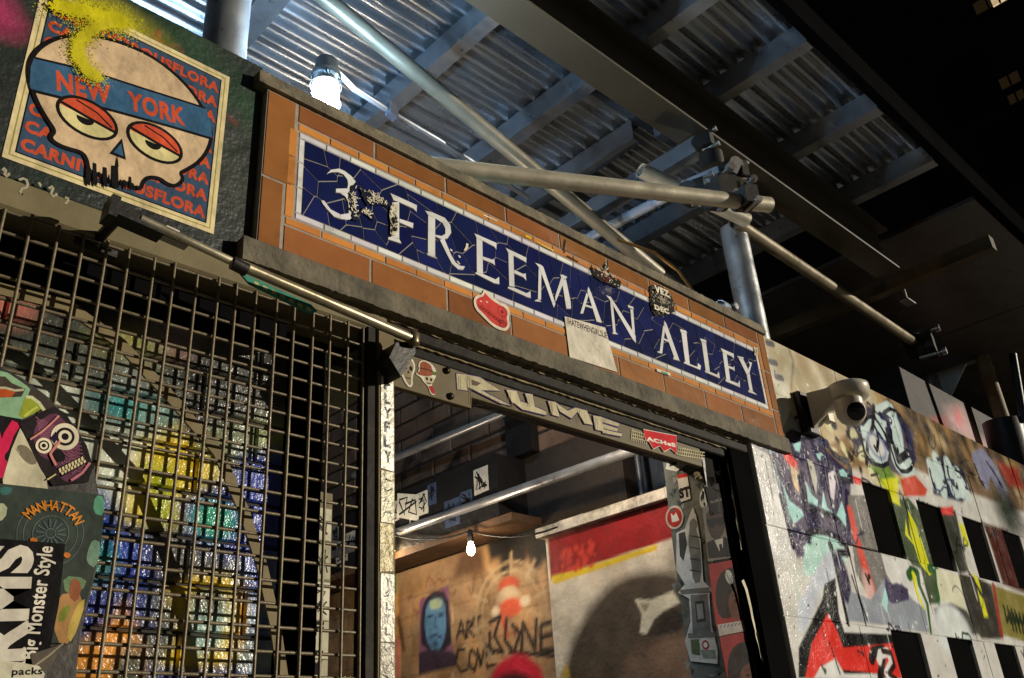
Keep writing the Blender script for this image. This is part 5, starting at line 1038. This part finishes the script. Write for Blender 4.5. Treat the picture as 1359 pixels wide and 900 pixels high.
# stickered return of the doorway at the right
sp_ = thing('stickered_pier', (1.87, .1, .12), 'pier inside the right side of the doorway, pasted all over with stickers', 'pier')
YP = .046; cx0 = aY(932, 610, YP)[0]; yA = aX(884, 610, cx0)[1]
MB().box(cx0, 1.947, YP, yA, .12, 2.266, lin(70, 70, 66)).build('core', m_dark, sp_)
XA = ('X', cx0); YBp = ('Y', YP)
def fa(pr):
    pr.sheet([(880, 612), (930, 622), (944, 720), (972, 905), (918, 905), (895, 740)], lin(100, 100, 92)); r = random.Random(9)
    for _ in range(60):
        x, y = r.uniform(888, 950), r.uniform(625, 895); pr.poly([(x, y), (x + r.uniform(3, 10), y + r.uniform(-2, 3)), (x + r.uniform(2, 8), y + r.uniform(4, 12))], r.choice([lin(120, 126, 116), lin(76, 84, 78), lin(60, 66, 62), lin(140, 138, 128)]))
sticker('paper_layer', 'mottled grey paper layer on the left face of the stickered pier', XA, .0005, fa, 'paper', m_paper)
kf = lambda pts: [(860 + x / 2.645, 560 + y / 2.645) for x, y in pts]
def fa2(pr):
    pr.sheet(kf([(70, 120), (120, 110), (135, 150), (100, 175), (62, 165)]), lin(190, 188, 178)); pr.poly(kf([(82, 125), (100, 122), (102, 150), (75, 158)]), lin(40, 44, 40))
sticker('sticker', 'white sticker with a dark boot shape at the top of the pier', XA, .003, fa2)
def fa3(pr):
    pr.sheet(kf([(103, 195), (138, 185), (150, 270), (116, 282)]), lin(196, 190, 180)); pr.poly(kf([(104, 186), (138, 180), (139, 192), (104, 200)]), lin(170, 30, 30)); pr.text('ST', *kf([(112, 272), (150, 262)]), .028, BK, bold=.08)
sticker('sticker', 'white and red sticker with bold black ST', XA, .003, fa3)
def fa4(pr):
    c = kf([(93, 335)])[0]; pr.ell(c, .028, .030, lin(180, 170, 150)); pr.ell(c, .023, .025, lin(160, 44, 36)); pr.poly(kf([(80, 320), (90, 330), (98, 318), (104, 330), (110, 345), (98, 350), (84, 352)]), lin(206, 196, 180))
sticker('sticker', 'round red sticker with a white animal head on the pier', XA, .003, fa4)
def fa5(pr):
    O = kf([(100, 390), (130, 375), (145, 330), (158, 300), (170, 330), (185, 420), (195, 560), (225, 590), (215, 610), (225, 720), (245, 800), (245, 850), (150, 840), (130, 770), (150, 700), (145, 620), (105, 600), (130, 570), (100, 520)]); pr.sheet(O, lin(190, 188, 180)); G1 = lin(110, 108, 102); G2 = lin(66, 64, 60)
    pr.poly(kf([(108, 392), (130, 385), (138, 430), (125, 490), (112, 470)]), G2); pr.poly(smooth(kf([(150, 345), (165, 335), (170, 380), (185, 430), (190, 560), (160, 570), (150, 480), (140, 420)]), 1), G1); pr.ell(kf([(160, 360)])[0], .012, .014, G1)
    for y in (400, 440, 480, 520): pr.stroke(kf([(148, y), (184, y + 6)]), .003, G2)
    pr.poly(kf([(112, 590), (215, 580), (222, 600), (118, 606)]), G1); pr.poly(kf([(150, 608), (210, 604), (222, 740), (158, 745)]), G1); pr.poly(kf([(165, 630), (198, 628), (204, 700), (172, 704)]), G2); pr.poly(kf([(170, 640), (192, 638), (197, 690), (176, 694)]), lin(140, 138, 130)); pr.poly(kf([(140, 742), (235, 738), (238, 755), (142, 760)]), G1)
    pr.poly(kf([(150, 765), (180, 762), (185, 820), (155, 815)]), lin(96, 104, 70)); pr.ell(kf([(203, 783)])[0], .010, .011, lin(150, 60, 50)); pr.ell(kf([(203, 783)])[0], .006, .006, lin(200, 196, 180)); pr.poly(kf([(185, 800), (235, 800), (240, 830), (195, 830)]), lin(120, 122, 110))
sticker('sticker', 'tall cut-out sticker of a grey stone statue on a pedestal', XA, .0036, fa5)
def fb0(pr):
    pr.sheet([(935, 600), (998, 612), (1010, 700), (1022, 905), (977, 905), (950, 760)], lin(40, 38, 36)); r = random.Random(3)
    for _ in range(26):
        x, y = r.uniform(940, 985), r.uniform(610, 650); pr.poly([(x, y), (x + r.uniform(3, 9), y + r.uniform(-2, 3)), (x + r.uniform(2, 8), y + r.uniform(4, 10))], r.choice([lin(90, 84, 74), lin(60, 56, 50), lin(130, 120, 100)]))
    pr.text('a', *kf([(165, 205), (190, 200)]), .02, lin(150, 130, 100), bold=.04); pr.poly(kf([(230, 140), (285, 130), (300, 170), (290, 200), (240, 195)]), lin(110, 100, 84)); pr.poly(kf([(240, 150), (262, 148), (262, 170), (243, 172)]), BK)
    pr.poly(smooth(kf([(178, 250), (200, 225), (215, 260), (200, 310), (180, 300)])), lin(196, 190, 176)); [pr.ell(kf([c])[0], .004, .006, BK) for c in ((190, 250), (186, 272), (196, 290))]
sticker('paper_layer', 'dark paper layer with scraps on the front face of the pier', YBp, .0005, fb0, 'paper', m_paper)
def fb1(pr):
    pr.sheet(kf([(190, 300), (305, 280), (335, 470), (210, 490)]), lin(120, 112, 104)); pr.poly(smooth(kf([(200, 330), (215, 305), (255, 300), (270, 330), (270, 380), (245, 420), (215, 400)]), 1), lin(66, 50, 42))
    pr.poly(kf([(204, 345), (268, 332), (270, 355), (255, 366), (240, 355), (228, 374), (208, 368)]), lin(14, 12, 12)); pr.poly(kf([(205, 425), (235, 410), (270, 405), (318, 430), (328, 470), (212, 480)]), lin(22, 20, 22)); pr.poly(kf([(232, 415), (262, 408), (262, 440), (250, 455)]), lin(190, 184, 172)); pr.poly(kf([(248, 430), (258, 428), (262, 460), (252, 462)]), lin(26, 24, 26)); pr.stroke(kf([(222, 402), (245, 398)]), .0016, BK)
sticker('sticker', 'photo sticker of a bald man in dark glasses, suit and tie', YBp, .003, fb1)
def fb2(pr):
    pr.sheet(kf([(200, 230), (265, 210), (290, 310), (222, 330)]), lin(20, 18, 20)); pr.stroke(kf([(240, 222), (252, 318)]), .0075, lin(60, 58, 58)); pr.stroke(kf([(215, 285), (278, 268)]), .0075, lin(60, 58, 58)); pr.text('LATE', *kf([(222, 285), (276, 272)]), .0055, lin(130, 126, 120), bold=.05)
sticker('sticker', 'black sticker with a grey cross above the bald man photo', YBp, .0045, fb2)
def face(pr, dy):
    s = lambda pts: kf([(x + dy * .16, y + dy) for x, y in pts])
    pr.poly(smooth(s([(240, 560), (262, 520), (310, 505), (350, 525), (358, 600), (340, 640), (290, 690), (250, 690), (235, 620)]), 1), lin(40, 26, 22)); pr.poly(smooth(s([(285, 600), (320, 580), (350, 600), (362, 640), (345, 680), (300, 700), (280, 650)]), 1), lin(104, 62, 46)); pr.poly(smooth(s([(298, 625), (312, 620), (318, 630), (305, 636)])), lin(30, 18, 16)); pr.stroke(s([(294, 612), (318, 604)]), .002, lin(34, 20, 18)); pr.stroke(s([(330, 662), (350, 656)]), .003, lin(70, 30, 30))
def fb3(pr):
    pr.sheet(kf([(212, 500), (330, 478), (360, 500), (378, 545), (390, 700), (240, 725), (225, 620)]), lin(150, 40, 38)); face(pr, 0)
    pr.ell(kf([(284, 545)])[0], .0165, .0175, lin(180, 180, 172)); pr.stroke(kf([(266, 535), (272, 528), (280, 545), (285, 560), (292, 545), (298, 526), (302, 534), (292, 562), (283, 570), (272, 555), (266, 535)]), .0022, lin(60, 66, 60))
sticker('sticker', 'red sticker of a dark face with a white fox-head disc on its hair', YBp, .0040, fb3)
def fb4(pr):
    pr.sheet(kf([(243, 712), (375, 690), (385, 725), (250, 752)]), lin(180, 172, 164)); pr.text('WORKER', *kf([(252, 722), (310, 712)]), .006, lin(90, 80, 120), bold=.03); pr.text('UPSET', *kf([(320, 725), (360, 719)]), .006, lin(70, 60, 60), bold=.02)
    pr.mb.c[-1:] = pr.mb.c[-1:]
def fb4(pr):
    pr.sheet(kf([(243, 712), (375, 690), (385, 725), (250, 752)]), lin(180, 172, 164)); r = random.Random(2)
    for k in range(9): a = kf([(252 + k * 13, 724 - k * 2), (258 + k * 13, 714 - k * 2)]); pr.stroke(a, .0022, lin(96, 84, 120)); 
sticker('sticker', 'pale purple-lettered strip between the two red face stickers', YBp, .0048, fb4)
def fb5(pr): pr.sheet(kf([(250, 755), (385, 728), (410, 840), (425, 940), (285, 940)]), lin(150, 40, 38)); face(pr, 262)
sticker('sticker', 'red sticker of a face in profile at the bottom of the pier', YBp, .0040, fb5)

# ================================================================== SIDEWALK SHED
shed = thing('sidewalk_shed', (2.0, 0.5, 3.5), 'galvanised shed roof of corrugated sheets on steel joists over the alley', 'shed roof')
HJ = 3.60; HD_ = 3.695
def corr(y0, y1, x0, x1, z):
    mb = MB(); n = int(round((y1 - y0) / .0692)) * 12; vs = []
    for i in range(n + 1):
        y = y0 + (y1 - y0) * i / n; h = .0135 * math.sin(2 * math.pi * i / 12); vs += [(x0, y, z + h), (x1, y, z + h)]
    mb.add(vs, [(2 * i, 2 * i + 1, 2 * i + 3, 2 * i + 2) for i in range(n)], lin(168, 174, 182), True)
    vs = [(a, b, c + .0015) for a, b, c in vs]; mb.add(vs, [(2 * i, 2 * i + 2, 2 * i + 3, 2 * i + 1) for i in range(n)], lin(168, 174, 182), True)
    return mb
y = -0.36
while y < 2.6:
    y1 = y + .0692 * 9
    for q_, (x0, x1) in enumerate(((-1.8, 1.87), (1.84, 3.34))): corr(y, y1 + .0692, x0, x1, HD_ + (q_ + int(round((y + .36) / .6228)) % 2) * .0022).build('corrugated_sheet', m_deck, shed)
    y = y1
def cchan(x, y0, y1, zb, zt, fw=.045, th=.004, sgn=1, col=lin(150, 154, 160), lip=.012):
    mb = MB(); mb.box(x, x + sgn * th, y0, y1, zb, zt, col); mb.box(x + sgn * th, x + sgn * fw, y0, y1, zb, zb + th, col); mb.box(x + sgn * th, x + sgn * fw, y0, y1, zt - th, zt, col)
    mb.box(x + sgn * fw, x + sgn * (fw - th), y0, y1, zb + th, zb + lip, col); mb.box(x + sgn * fw, x + sgn * (fw - th), y0, y1, zt - lip, zt - th, col); return mb
for k, x in enumerate([-.44, .02, .49, .915, 1.385, 1.825, 2.17, 2.72, 3.19]):
    if k == 6: cchan(x, .30, 2.6, HJ, HJ + .084).build('joist', m_galv, shed); cchan(x + .06, -.36, .25, HJ, HJ + .084).build('joist', m_galv, shed); continue
    cchan(x, -.36, 2.6, HJ, HJ + .084, fw=.075 if k == 3 else .05, sgn=-1 if k == 3 else 1).build('joist', m_galv, shed)
ib = MB(); BX1 = 3.52; BC = lin(66, 60, 47)
ib.box(-1.8, BX1, -.020, .085, 3.400, 3.409, BC).box(-1.8, BX1, .029, .036, 3.409, 3.590, BC).box(-1.8, BX1, -.020, .085, 3.590, 3.5985, BC); ib.build('i_beam', m_beam, shed)
o = cchan(2.10, 0.02, 1.2, 3.335, 3.396, fw=.05, sgn=1).build('channel', m_galv); tag(o, 'short open-ended C-channel bolted under the olive I-beam', 'steel channel')
MB().box(-1.8, 3.35, -.34, 3.0, 3.73, 3.75, (.01, .01, .01)).build('top_planking', m_flat, shed)

for x0, x1 in ((3.60, 4.82), (4.83, 6.05), (6.06, 7.28), (7.29, 8.6)): MB().box(x0, x1, -.36, 2.6, 3.60, 3.618, lin(64, 56, 48)).build('plywood_panel', m_dark, shed)

eb = MB(); eb.box(-1.8, 4.3, -.395, -.361, 3.61, 3.73, (.006, .006, .006)); eb.build('edge_shade_beam', m_flat, shed)  # black beam added along the edge to keep sun off the I-beam

# posts and pipes (scaffold)
GV = lin(176, 178, 180)
pb = Vector(aY(1001, 440, .10)); 
ph_ = thing('scaffold_post', (pb.x, pb.y, .12), 'thick galvanised scaffold post rising behind the right end of the tiled sign', 'post')
MB().tube([(pb.x, pb.y, .12), (pb.x, pb.y, 3.19)], .0445, 28, GV, hollow=False).build('tube', m_galv, ph_)
hp_ = MB(); hp_.tube([(pb.x, pb.y, 3.19), (pb.x, pb.y, 3.385)], .028, 16, lin(60, 58, 56)); hp_.box(pb.x - .09, pb.x + .09, pb.y - .07, pb.y + .07, 3.385, 3.3965, lin(120, 112, 92)); hp_.build('screw_jack', m_beam, ph_)
for q in ((-.06, -.04), (.06, -.04), (.06, .04), (-.06, .04)): MB().tube([(pb.x + q[0], pb.y + q[1], 3.365), (pb.x + q[0], pb.y + q[1], 3.385)], .009, 6, lin(190, 180, 150)).build('bolt', m_galv, ph_)
lp = Vector(aD(298, 60, 1.97)); t_ = thing('scaffold_post', (lp.x, lp.y, .12), 'broad galvanised scaffold post standing behind the poster wall at the upper left', 'post')
MB().tube([(lp.x, lp.y, .12), (lp.x, lp.y, 3.59)], .048, 28, GV).build('tube', m_galv, t_)
def pipe(a, b, r, lb, col=lin(208, 200, 178), m_=m_pipe, e0=0., e1=0., hollow=True):
    A, Bv = Vector(a), Vector(b); d = Bv - A; o = MB().tube([A - d * e0, Bv + d * e1], r, 22, col, hollow=hollow).build('scaffold_pipe', m_); return tag(o, lb, 'pipe')
P2a, P2b = aD(585, 222, 1.96), aD(1021, 272, 2.34)
pipe(P2a, P2b, .0208, 'warm-lit scaffold pipe running level from behind the sign to the clamp on the post', e0=.06)
P1a, P1b = aD(425, -8, 2.35), aD(885, 372, 2.95); pipe(P1a, P1b, .0235, 'long scaffold brace slanting down across the blue-lit roof sheets', lin(128, 122, 106), e0=.2, e1=.06)
pipe(aD(786, 313, 3.05), aD(905, 250, 2.75), .017, 'bluish brace pipe rising to the clamp cluster from the left', lin(170, 180, 196), e0=.1)
pipe(aD(850, 226, 2.72), aD(985, 290, 2.86), .0235, 'short open-mouthed pipe stub pointing at the viewer above the level pipe', e1=.05)
pipe(aD(985, 302, 3.0), aD(1214, 455, 4.3), .0225, 'dull scaffold brace running down to the right behind the post', lin(130, 120, 98), e0=.03)
# flattened brace end
mb = MB(); a, b = Vector(aD(905, 250, 2.75)), Vector(aD(948, 232, 2.66)); u_ = (b - a).normalized(); mb.obox((a + b) / 2, u_, (0, 0, 1), u_.cross(Vector((0, 0, 1))), (b - a).length / 2 + .02, .022, .006, lin(170, 178, 190)); o = mb.build('brace_end', m_galv); tag(o, 'flattened blue-grey brace end pinned at the clamp cluster', 'brace end')
# couplers
def coupler(c, ax1, lb, s=1.0):
    c = Vector(c); t = thing('pipe_clamp', tuple(c), lb, 'clamp'); a1 = Vector(ax1).normalized(); up = Vector((0, 0, 1)); sd = a1.cross(up).normalized(); DK = lin(38, 36, 32)
    MB().tube([c - a1 * .022 * s, c + a1 * .022 * s], .031 * s, 20, DK).build('collar', m_black, t)
    MB().obox(c + sd * .034 * s + up * .0, a1, sd, up, .024 * s, .014 * s, .03 * s, DK).build('saddle', m_black, t)
    for k in (-1, 1): q = c + sd * .03 * s + up * (.036 * s * k); MB().tube([q - sd * .03 * s, q + sd * .04 * s], .0055 * s, 8, lin(150, 146, 138)).build('bolt', m_galv, t); MB().tube([q + sd * .03 * s, q + sd * .042 * s], .011 * s, 6, lin(150, 146, 138)).build('nut', m_galv, t)
d2 = Vector(P2b) - Vector(P2a)
coupler(aD(985, 268, 2.31), d2, 'thin ring clamp round the end of the level pipe', .9)
coupler(aD(950, 262, 2.48), d2, 'dark swivel clamp fixing the level pipe to the scaffold post', 1.25)
coupler(aD(915, 258, 2.62), (1, .3, .2), 'dark clamp left of the post behind the level pipe', 1.1)
coupler(aD(945, 215, 2.74), (0, 0, 1), 'clamp cluster on the screw jack under the I-beam', 1.2)
coupler(aD(930, 190, 2.80), (1, .2, 0), 'small clamp directly below the I-beam flange', .8)
coupler(aD(972, 222, 2.66), (.3, 1, .3), 'dark clamp with a projecting bolt right of the screw jack', .9)
cp_ = Vector(aD(966, 411, 2.62)); t = thing('pipe_clamp', tuple(cp_), 'pale blue-lit coupler on the post just above the sign coping', 'clamp'); u_ = Vector((-.9, -.25, -.25)).normalized()
MB().tube([cp_, cp_ + u_ * .085], .017, 14, lin(180, 188, 200), hollow=True).build('sleeve', m_galv, t); MB().tube([cp_ + Vector((.0, -.03, 0)), cp_ + Vector((0, .05, 0))], .012, 6, lin(150, 150, 156)).build('bolt', m_galv, t); MB().obox(cp_ + Vector((.03, .03, -.02)), (1, 0, 0), (0, 1, 0), (0, 0, 1), .02, .02, .014, lin(170, 176, 186)).build('saddle', m_galv, t)
pts = [aD(x, y, d) for x, y, d in ((820, 318, 2.7), (868, 335, 2.75), (900, 360, 2.75), (918, 385, 2.72), (934, 410, 2.7))]; o = MB().tube(pts, .005, 8, lin(120, 90, 50)).build('wire', m_galv); tag(o, 'thin brown wire curving down behind the sign coping left of the post', 'wire')
# conduit from lamp along the deck
Lc0 = aD(432, 124, 2.10)
o = MB().tube([Lc0 + np.array([0, 0, .10]), aD(470, 118, 2.2), aD(520, 150, 2.4), aD(580, 185, 2.55), aD(700, 262, 2.95)], .008, 10, lin(150, 156, 166)).build('conduit', m_galv); tag(o, 'thin conduit running from the cage lamp across the joists', 'conduit')
o = MB().obox(Vector(aD(520, 148, 2.38)), (1, .2, 0), (0, 1, 0), (0, 0, 1), .016, .012, .018, lin(60, 64, 76)); tag(o.build('conduit_clip', m_black), 'small beam clip holding the conduit to a joist', 'clip')

# cage lamp
Lc = Vector(aD(432, 124, 2.10)); cl = thing('cage_lamp', tuple(Lc), 'glowing white jelly-jar cage lamp hanging behind the top of the sign', 'lamp')
m_led = mat('lit_lamp_glass', .2, base=(.9, .95, 1), emit=((.78, .90, 1.0), 34.0))
MB().lathe(Lc, (0, 0, 1), [(0, -.055), (.020, -.053), (.031, -.040), (.033, -.005), (.032, .018)], 24).build('glass_jar', m_led, cl)
MB().lathe(Lc, (0, 0, 1), [(.033, .019), (.034, .036), (.036, .040), (.036, .056), (.020, .066), (.020, .08)], 24, lin(150, 170, 180)).build('collar', m_galv, cl)
cg = MB()
for k in range(6):
    a = k * math.pi / 3; cg.tube([Lc + Vector((.0365 * math.cos(a), .0365 * math.sin(a), .045)), Lc + Vector((.037 * math.cos(a), .037 * math.sin(a), -.03)), Lc + Vector((.022 * math.cos(a), .022 * math.sin(a), -.06)), Lc + Vector((0, 0, -.064))], .0012, 6, lin(120, 124, 130))
for z_ in (-.03, .02): cg.tube([Lc + Vector((.0372 * math.cos(t / 24 * 6.2832), .0372 * math.sin(t / 24 * 6.2832), z_)) for t in range(25)], .0012, 6, lin(120, 124, 130), caps=False)
cg.build('wire_guard', m_galv, cl); MB().lathe(Lc + Vector((0, 0, .085)), (0, 0, 1), [(.026, -.02), (.028, .012), (.012, .02)], 16, lin(120, 130, 140)).build('junction_box', m_galv, cl)
l = bpy.data.lights.new('lamp_light', 'POINT'); l.energy = 170; l.color = (.44, .71, 1.0); l.shadow_soft_size = .045; lo = bpy.data.objects.new('lamp_light', l); link(lo, cl); lo.location = (0, 0, -.005)

# ================================================================== SECURITY CAMERA
bs = Vector(aY(1067, 548, 0)); cs = thing('security_camera', tuple(bs), 'white dome security camera on a wall arm right of the tiled sign', 'camera'); WPc = lin(196, 188, 168)
CC = Vector(aY(1124, 517, -.125)); Bc = Vector(aY(1129, 546, -.13))
wb = MB(); wb.box(bs.x - .045, bs.x + .03, -.022, 0.0, bs.z - .075, bs.z + .055, lin(30, 28, 26), .004); wb.build('wall_plate', m_black, cs)
am = MB(); root = Vector((bs.x + .005, -.02, bs.z + .02)); d = (CC - root); d.z = 0; L = d.length; d.normalize(); sd = Vector((-d.y, d.x, 0)); zt_ = CC.z + .004
pv = []; 
for t, hw, dz in ((0, .036, .105), (.35, .040, .070), (.7, .046, .040), (1.0, .050, .030)):
    c = root + d * (L * t); pv += [Vector((c.x, c.y, zt_ - .002)) + sd * hw, Vector((c.x, c.y, zt_ - .002)) - sd * hw, Vector((c.x, c.y, zt_ - dz)) - sd * hw * .85, Vector((c.x, c.y, zt_ - dz)) + sd * hw * .85]
am.add(pv, [(i * 4 + k, i * 4 + (k + 1) % 4, i * 4 + 4 + (k + 1) % 4, i * 4 + 4 + k) for i in range(3) for k in range(4)] + [(3, 2, 1, 0), (12, 13, 14, 15)], WPc); am.build('arm', m_plast, cs)
MB().lathe(CC, (0, 0, 1), [(0, .012), (.055, .012), (.062, .007), (.063, -.006), (.061, -.010), (.060, -.026), (.052, -.033), (.034, -.038)], 36, WPc).build('base', m_plast, cs)
bm_ = MB(); prof = [(.043 * math.sin(t * math.pi / 14), .043 * math.cos(t * math.pi / 14)) for t in range(0, 12)]
look = Vector((-.62, -.70, -.36)).normalized(); bm_.lathe(Bc, -look, [(r, h) for r, h in prof] + [(.029, -.030)], 32, WPc); 
bm_.lathe(Bc + Vector((0, 0, .012)), (0, 0, 1), [(.040, .022), (.041, .0), (.038, -.006)], 32, WPc); bm_.build('eyeball', m_plast, cs)
MB().lathe(Bc, look, [(.029, .020), (.030, .034), (.0275, .036), (.026, .033)], 28, lin(200, 194, 176)).build('bezel', m_plast, cs)
MB().lathe(Bc, look, [(.0275, .0325), (.020, .0365), (0, .038)], 28, lin(10, 10, 12)).build('lens', m_lens, cs)
jb_ = MB(); q = Vector(aY(1098, 553, -.05)); jb_.obox(q, (1, 0, 0), (0, 1, 0), (0, 0, 1), .016, .012, .018, lin(232, 226, 206)); jb_.build('cable_cover', m_plast, cs)

# ================================================================== FAR END OF THE SHED
fe = thing('far_beam', (5.2, .6, 3.3), 'pale blue-grey cross beam of the shed far along the wall, at the right', 'beam')
def ybox(px0, px1, X, dz, dx, nm, m_, par, col=lin(120, 126, 134), ext=.3):
    A, Bv = aX(px0[0], px0[1], X), aX(px1[0], px1[1], X); z = (A[2] + Bv[2]) / 2; y0, y1 = min(A[1], Bv[1]) - ext, max(A[1], Bv[1]) + ext
    mb = MB(); mb.box(X, X + dx, y0, y1, z - dz, z, col); mb.box(X - .05, X + dx + .05, y0, y1, z - dz - .014, z - dz - .0005, col); mb.box(X - .05, X + dx + .05, y0, y1, z + .0005, z + .014, col); return mb.build(nm, m_, par), (y0, y1, z)
_, (fy0, fy1, fz) = ybox((1130, 492), (1359, 405), 5.4, .20, .02, 'beam_web', m_beam, fe, lin(206, 212, 220))
bo = MB(); A, Bv = aX(1015, 444, 3.6), aX(1250, 348, 3.6); zz = (A[2] + Bv[2]) / 2; bo.box(3.6, 3.65, Bv[1] - .2, A[1] + .3, zz - .03, zz + .03, lin(84, 72, 52)); tag(bo.build('cross_bar', m_olive), 'straight olive cross bar running over the wall top behind the post', 'bar')
o = MB(); A, Bv = aX(1050, 500, 4.5), aX(1359, 395, 4.5)
jp = Vector(aX(1240, 520, 5.35)); jk = thing('far_jack', tuple(jp), 'shiny post head with two white gusset plates under the far beam', 'post head')
MB().tube([(jp.x, jp.y, .12), (jp.x, jp.y, jp.z + .10)], .047, 20, GV).build('tube', m_galv, jk); MB().box(jp.x - .03, jp.x + .03, jp.y - .30, jp.y + .30, jp.z + .1005, jp.z + .112, lin(170, 168, 160)).build('head_plate', m_galv, jk)
for s_ in (-1, 1): MB().prism([(jp.y + s_ * .05, jp.z + .10), (jp.y + s_ * .22, jp.z + .10), (jp.y + s_ * .05, jp.z - .10)], lambda u, v, t: (t, u, v), jp.x - .005, jp.x + .005, lin(206, 206, 200)).build('gusset', m_plast, jk)
q0 = Vector(aD(1302, 470, 5.2)); fp = thing('far_pole', (q0.x, q0.y, .12), 'thin olive pole with an orange tag at the far right', 'pole')
MB().tube([(q0.x, q0.y, .12), (q0.x, q0.y, 3.6)], .04, 14, lin(130, 118, 90)).build('shaft', m_olive, fp); MB().lathe(Vector(aD(1312, 490, 5.14)), (-.6, -.7, -.3), [(.035, 0), (.035, .006), (0, .007)], 16, lin(196, 110, 40)).build('orange_tag', m_vinyl, fp)
q = Vector(aD(1216, 460, 4.3)); coupler(q, (1, .2, -.5), 'black clamp hanging at the far end of the dull brace', 1.7)
q = Vector(aD(1200, 385, 4.0)); t = thing('beam_clip', tuple(q), 'small T-shaped hanger under the olive cross bar', 'hanger'); MB().box(q.x - .004, q.x + .004, q.y - .004, q.y + .004, q.z - .06, q.z + .06, lin(130, 130, 126)).build('stem', m_galv, t); MB().box(q.x - .04, q.x + .04, q.y - .02, q.y + .02, q.z - .066, q.z - .0605, lin(130, 130, 126)).build('foot', m_galv, t); MB().box(q.x - .03, q.x + .03, q.y - .02, q.y + .02, q.z + .0605, q.z + .066, lin(130, 130, 126)).build('head', m_galv, t)
# painted wall beyond
XF = 0.38; bwl = Print(('Y', XF)); uvs = [bwl.uv(c) for c in ((1190, 500), (1340, 500), (1340, 640))]
pc = [(bwl.uv((1218, 575))[0], bwl.uv((1352, 575))[0], 1.5, bwl.uv((1290, 540))[1], .02, 0.0)]; out, U, V = grid_pieces(pc, None, .004, .1); p = Painter(U, V, lin(44, 38, 36)); XQ = lambda pts: [(aY(1150 + x / 3.46, 360 + y / 3.46, XF)[0], aY(1150 + x / 3.46, 360 + y / 3.46, XF)[2]) for x, y in pts]
p.poly(XQ([(280, 680), (370, 660), (390, 740), (380, 760), (290, 720)]), lin(206, 40, 40), .02); p.poly(XQ([(360, 640), (440, 620), (520, 760), (600, 820), (560, 860), (400, 760)]), lin(190, 150, 150), .05); p.poly(XQ([(400, 640), (430, 640), (440, 700), (410, 700)]), lin(206, 90, 100), .04); p.mottle([lin(40, 36, 34), lin(150, 130, 110), lin(120, 80, 60), lin(60, 60, 60)], 40, .05, .2, .5, .08)
fw_ = grid_build(out, p.c, fnY(XF), .004, .15, 'far_painted_wall', m_inwall, None, (0, 0, 0)); tag(fw_[0], 'small painted wall patch in red, pink and white beyond the far post head', 'wall')
tk = MB(); 
for a, b, r_ in (((1330, 560), (1352, 640), .10), ((1344, 470), (1359, 560), .02)):
    q1, q2 = aX(a[0], a[1], 5.0), aX(b[0], b[1], 5.0); MB().tube([q1, q2], r_, 12, lin(40, 42, 44)).build('hanging_cable', m_black); 
for o in [o for o in S.objects if o.name.startswith('hanging_cable')]: tag(o, ('thick black bundle' if o.name == 'hanging_cable' else 'thin dark cable') + ' hanging at the far right edge of the shed', 'cable')
# tower block with two lit windows, far down the street
tb = thing('brick_building', (13, 3, 0), 'dark brick building far down the street, a few windows lit yellow', 'building')
XT = 12.0; m_win = mat('lit_window', .4, base=(.2, .15, .1), emit=((1.0, .74, .42), .7)); m_win2 = mat('dim_lit_window', .4, base=(.05, .04, .03), emit=((1.0, .6, .22), .012))
MB().box(XT, XT + 8, -1.2, 7.5, 0, 22, lin(50, 42, 36)).build('facade', m_dark, tb)
for (x, y, w_, h_, mm) in ((1321, 279, .22, .20, m_win), (1331, 292, .09, .16, m_win), (1311, 5, .35, .22, m_win2), (1325, -4, .2, .3, m_win), (1341, 108, .25, .18, m_win2), (1350, 130, .2, .15, m_win2), (1303, 296, .3, .3, None), (1296, 330, .6, .3, None), (1260, 250, .6, .9, None), (1285, 120, .6, .9, None), (1340, 200, .6, .9, None)):
    c = aX(x, y, XT); f = MB().box(XT - .03, XT + .02, c[1] - w_ / 2 - .05, c[1] + w_ / 2 + .05, c[2] - h_ / 2 - .05, c[2] + h_ / 2 + .05, lin(30, 26, 22)).build('window', m_dark, tb)
    MB().box(XT - .036, XT - .031, c[1] - w_ / 2, c[1] + w_ / 2, c[2] - h_ / 2, c[2] + h_ / 2, lin(16, 16, 20)).build('pane', mm or m_lens, f)
    MB().box(XT - .05, XT - .0365, c[1] - .012, c[1] + .012, c[2] - h_ / 2, c[2] + h_ / 2, lin(26, 22, 20)).build('glazing_bar', m_dark, f)
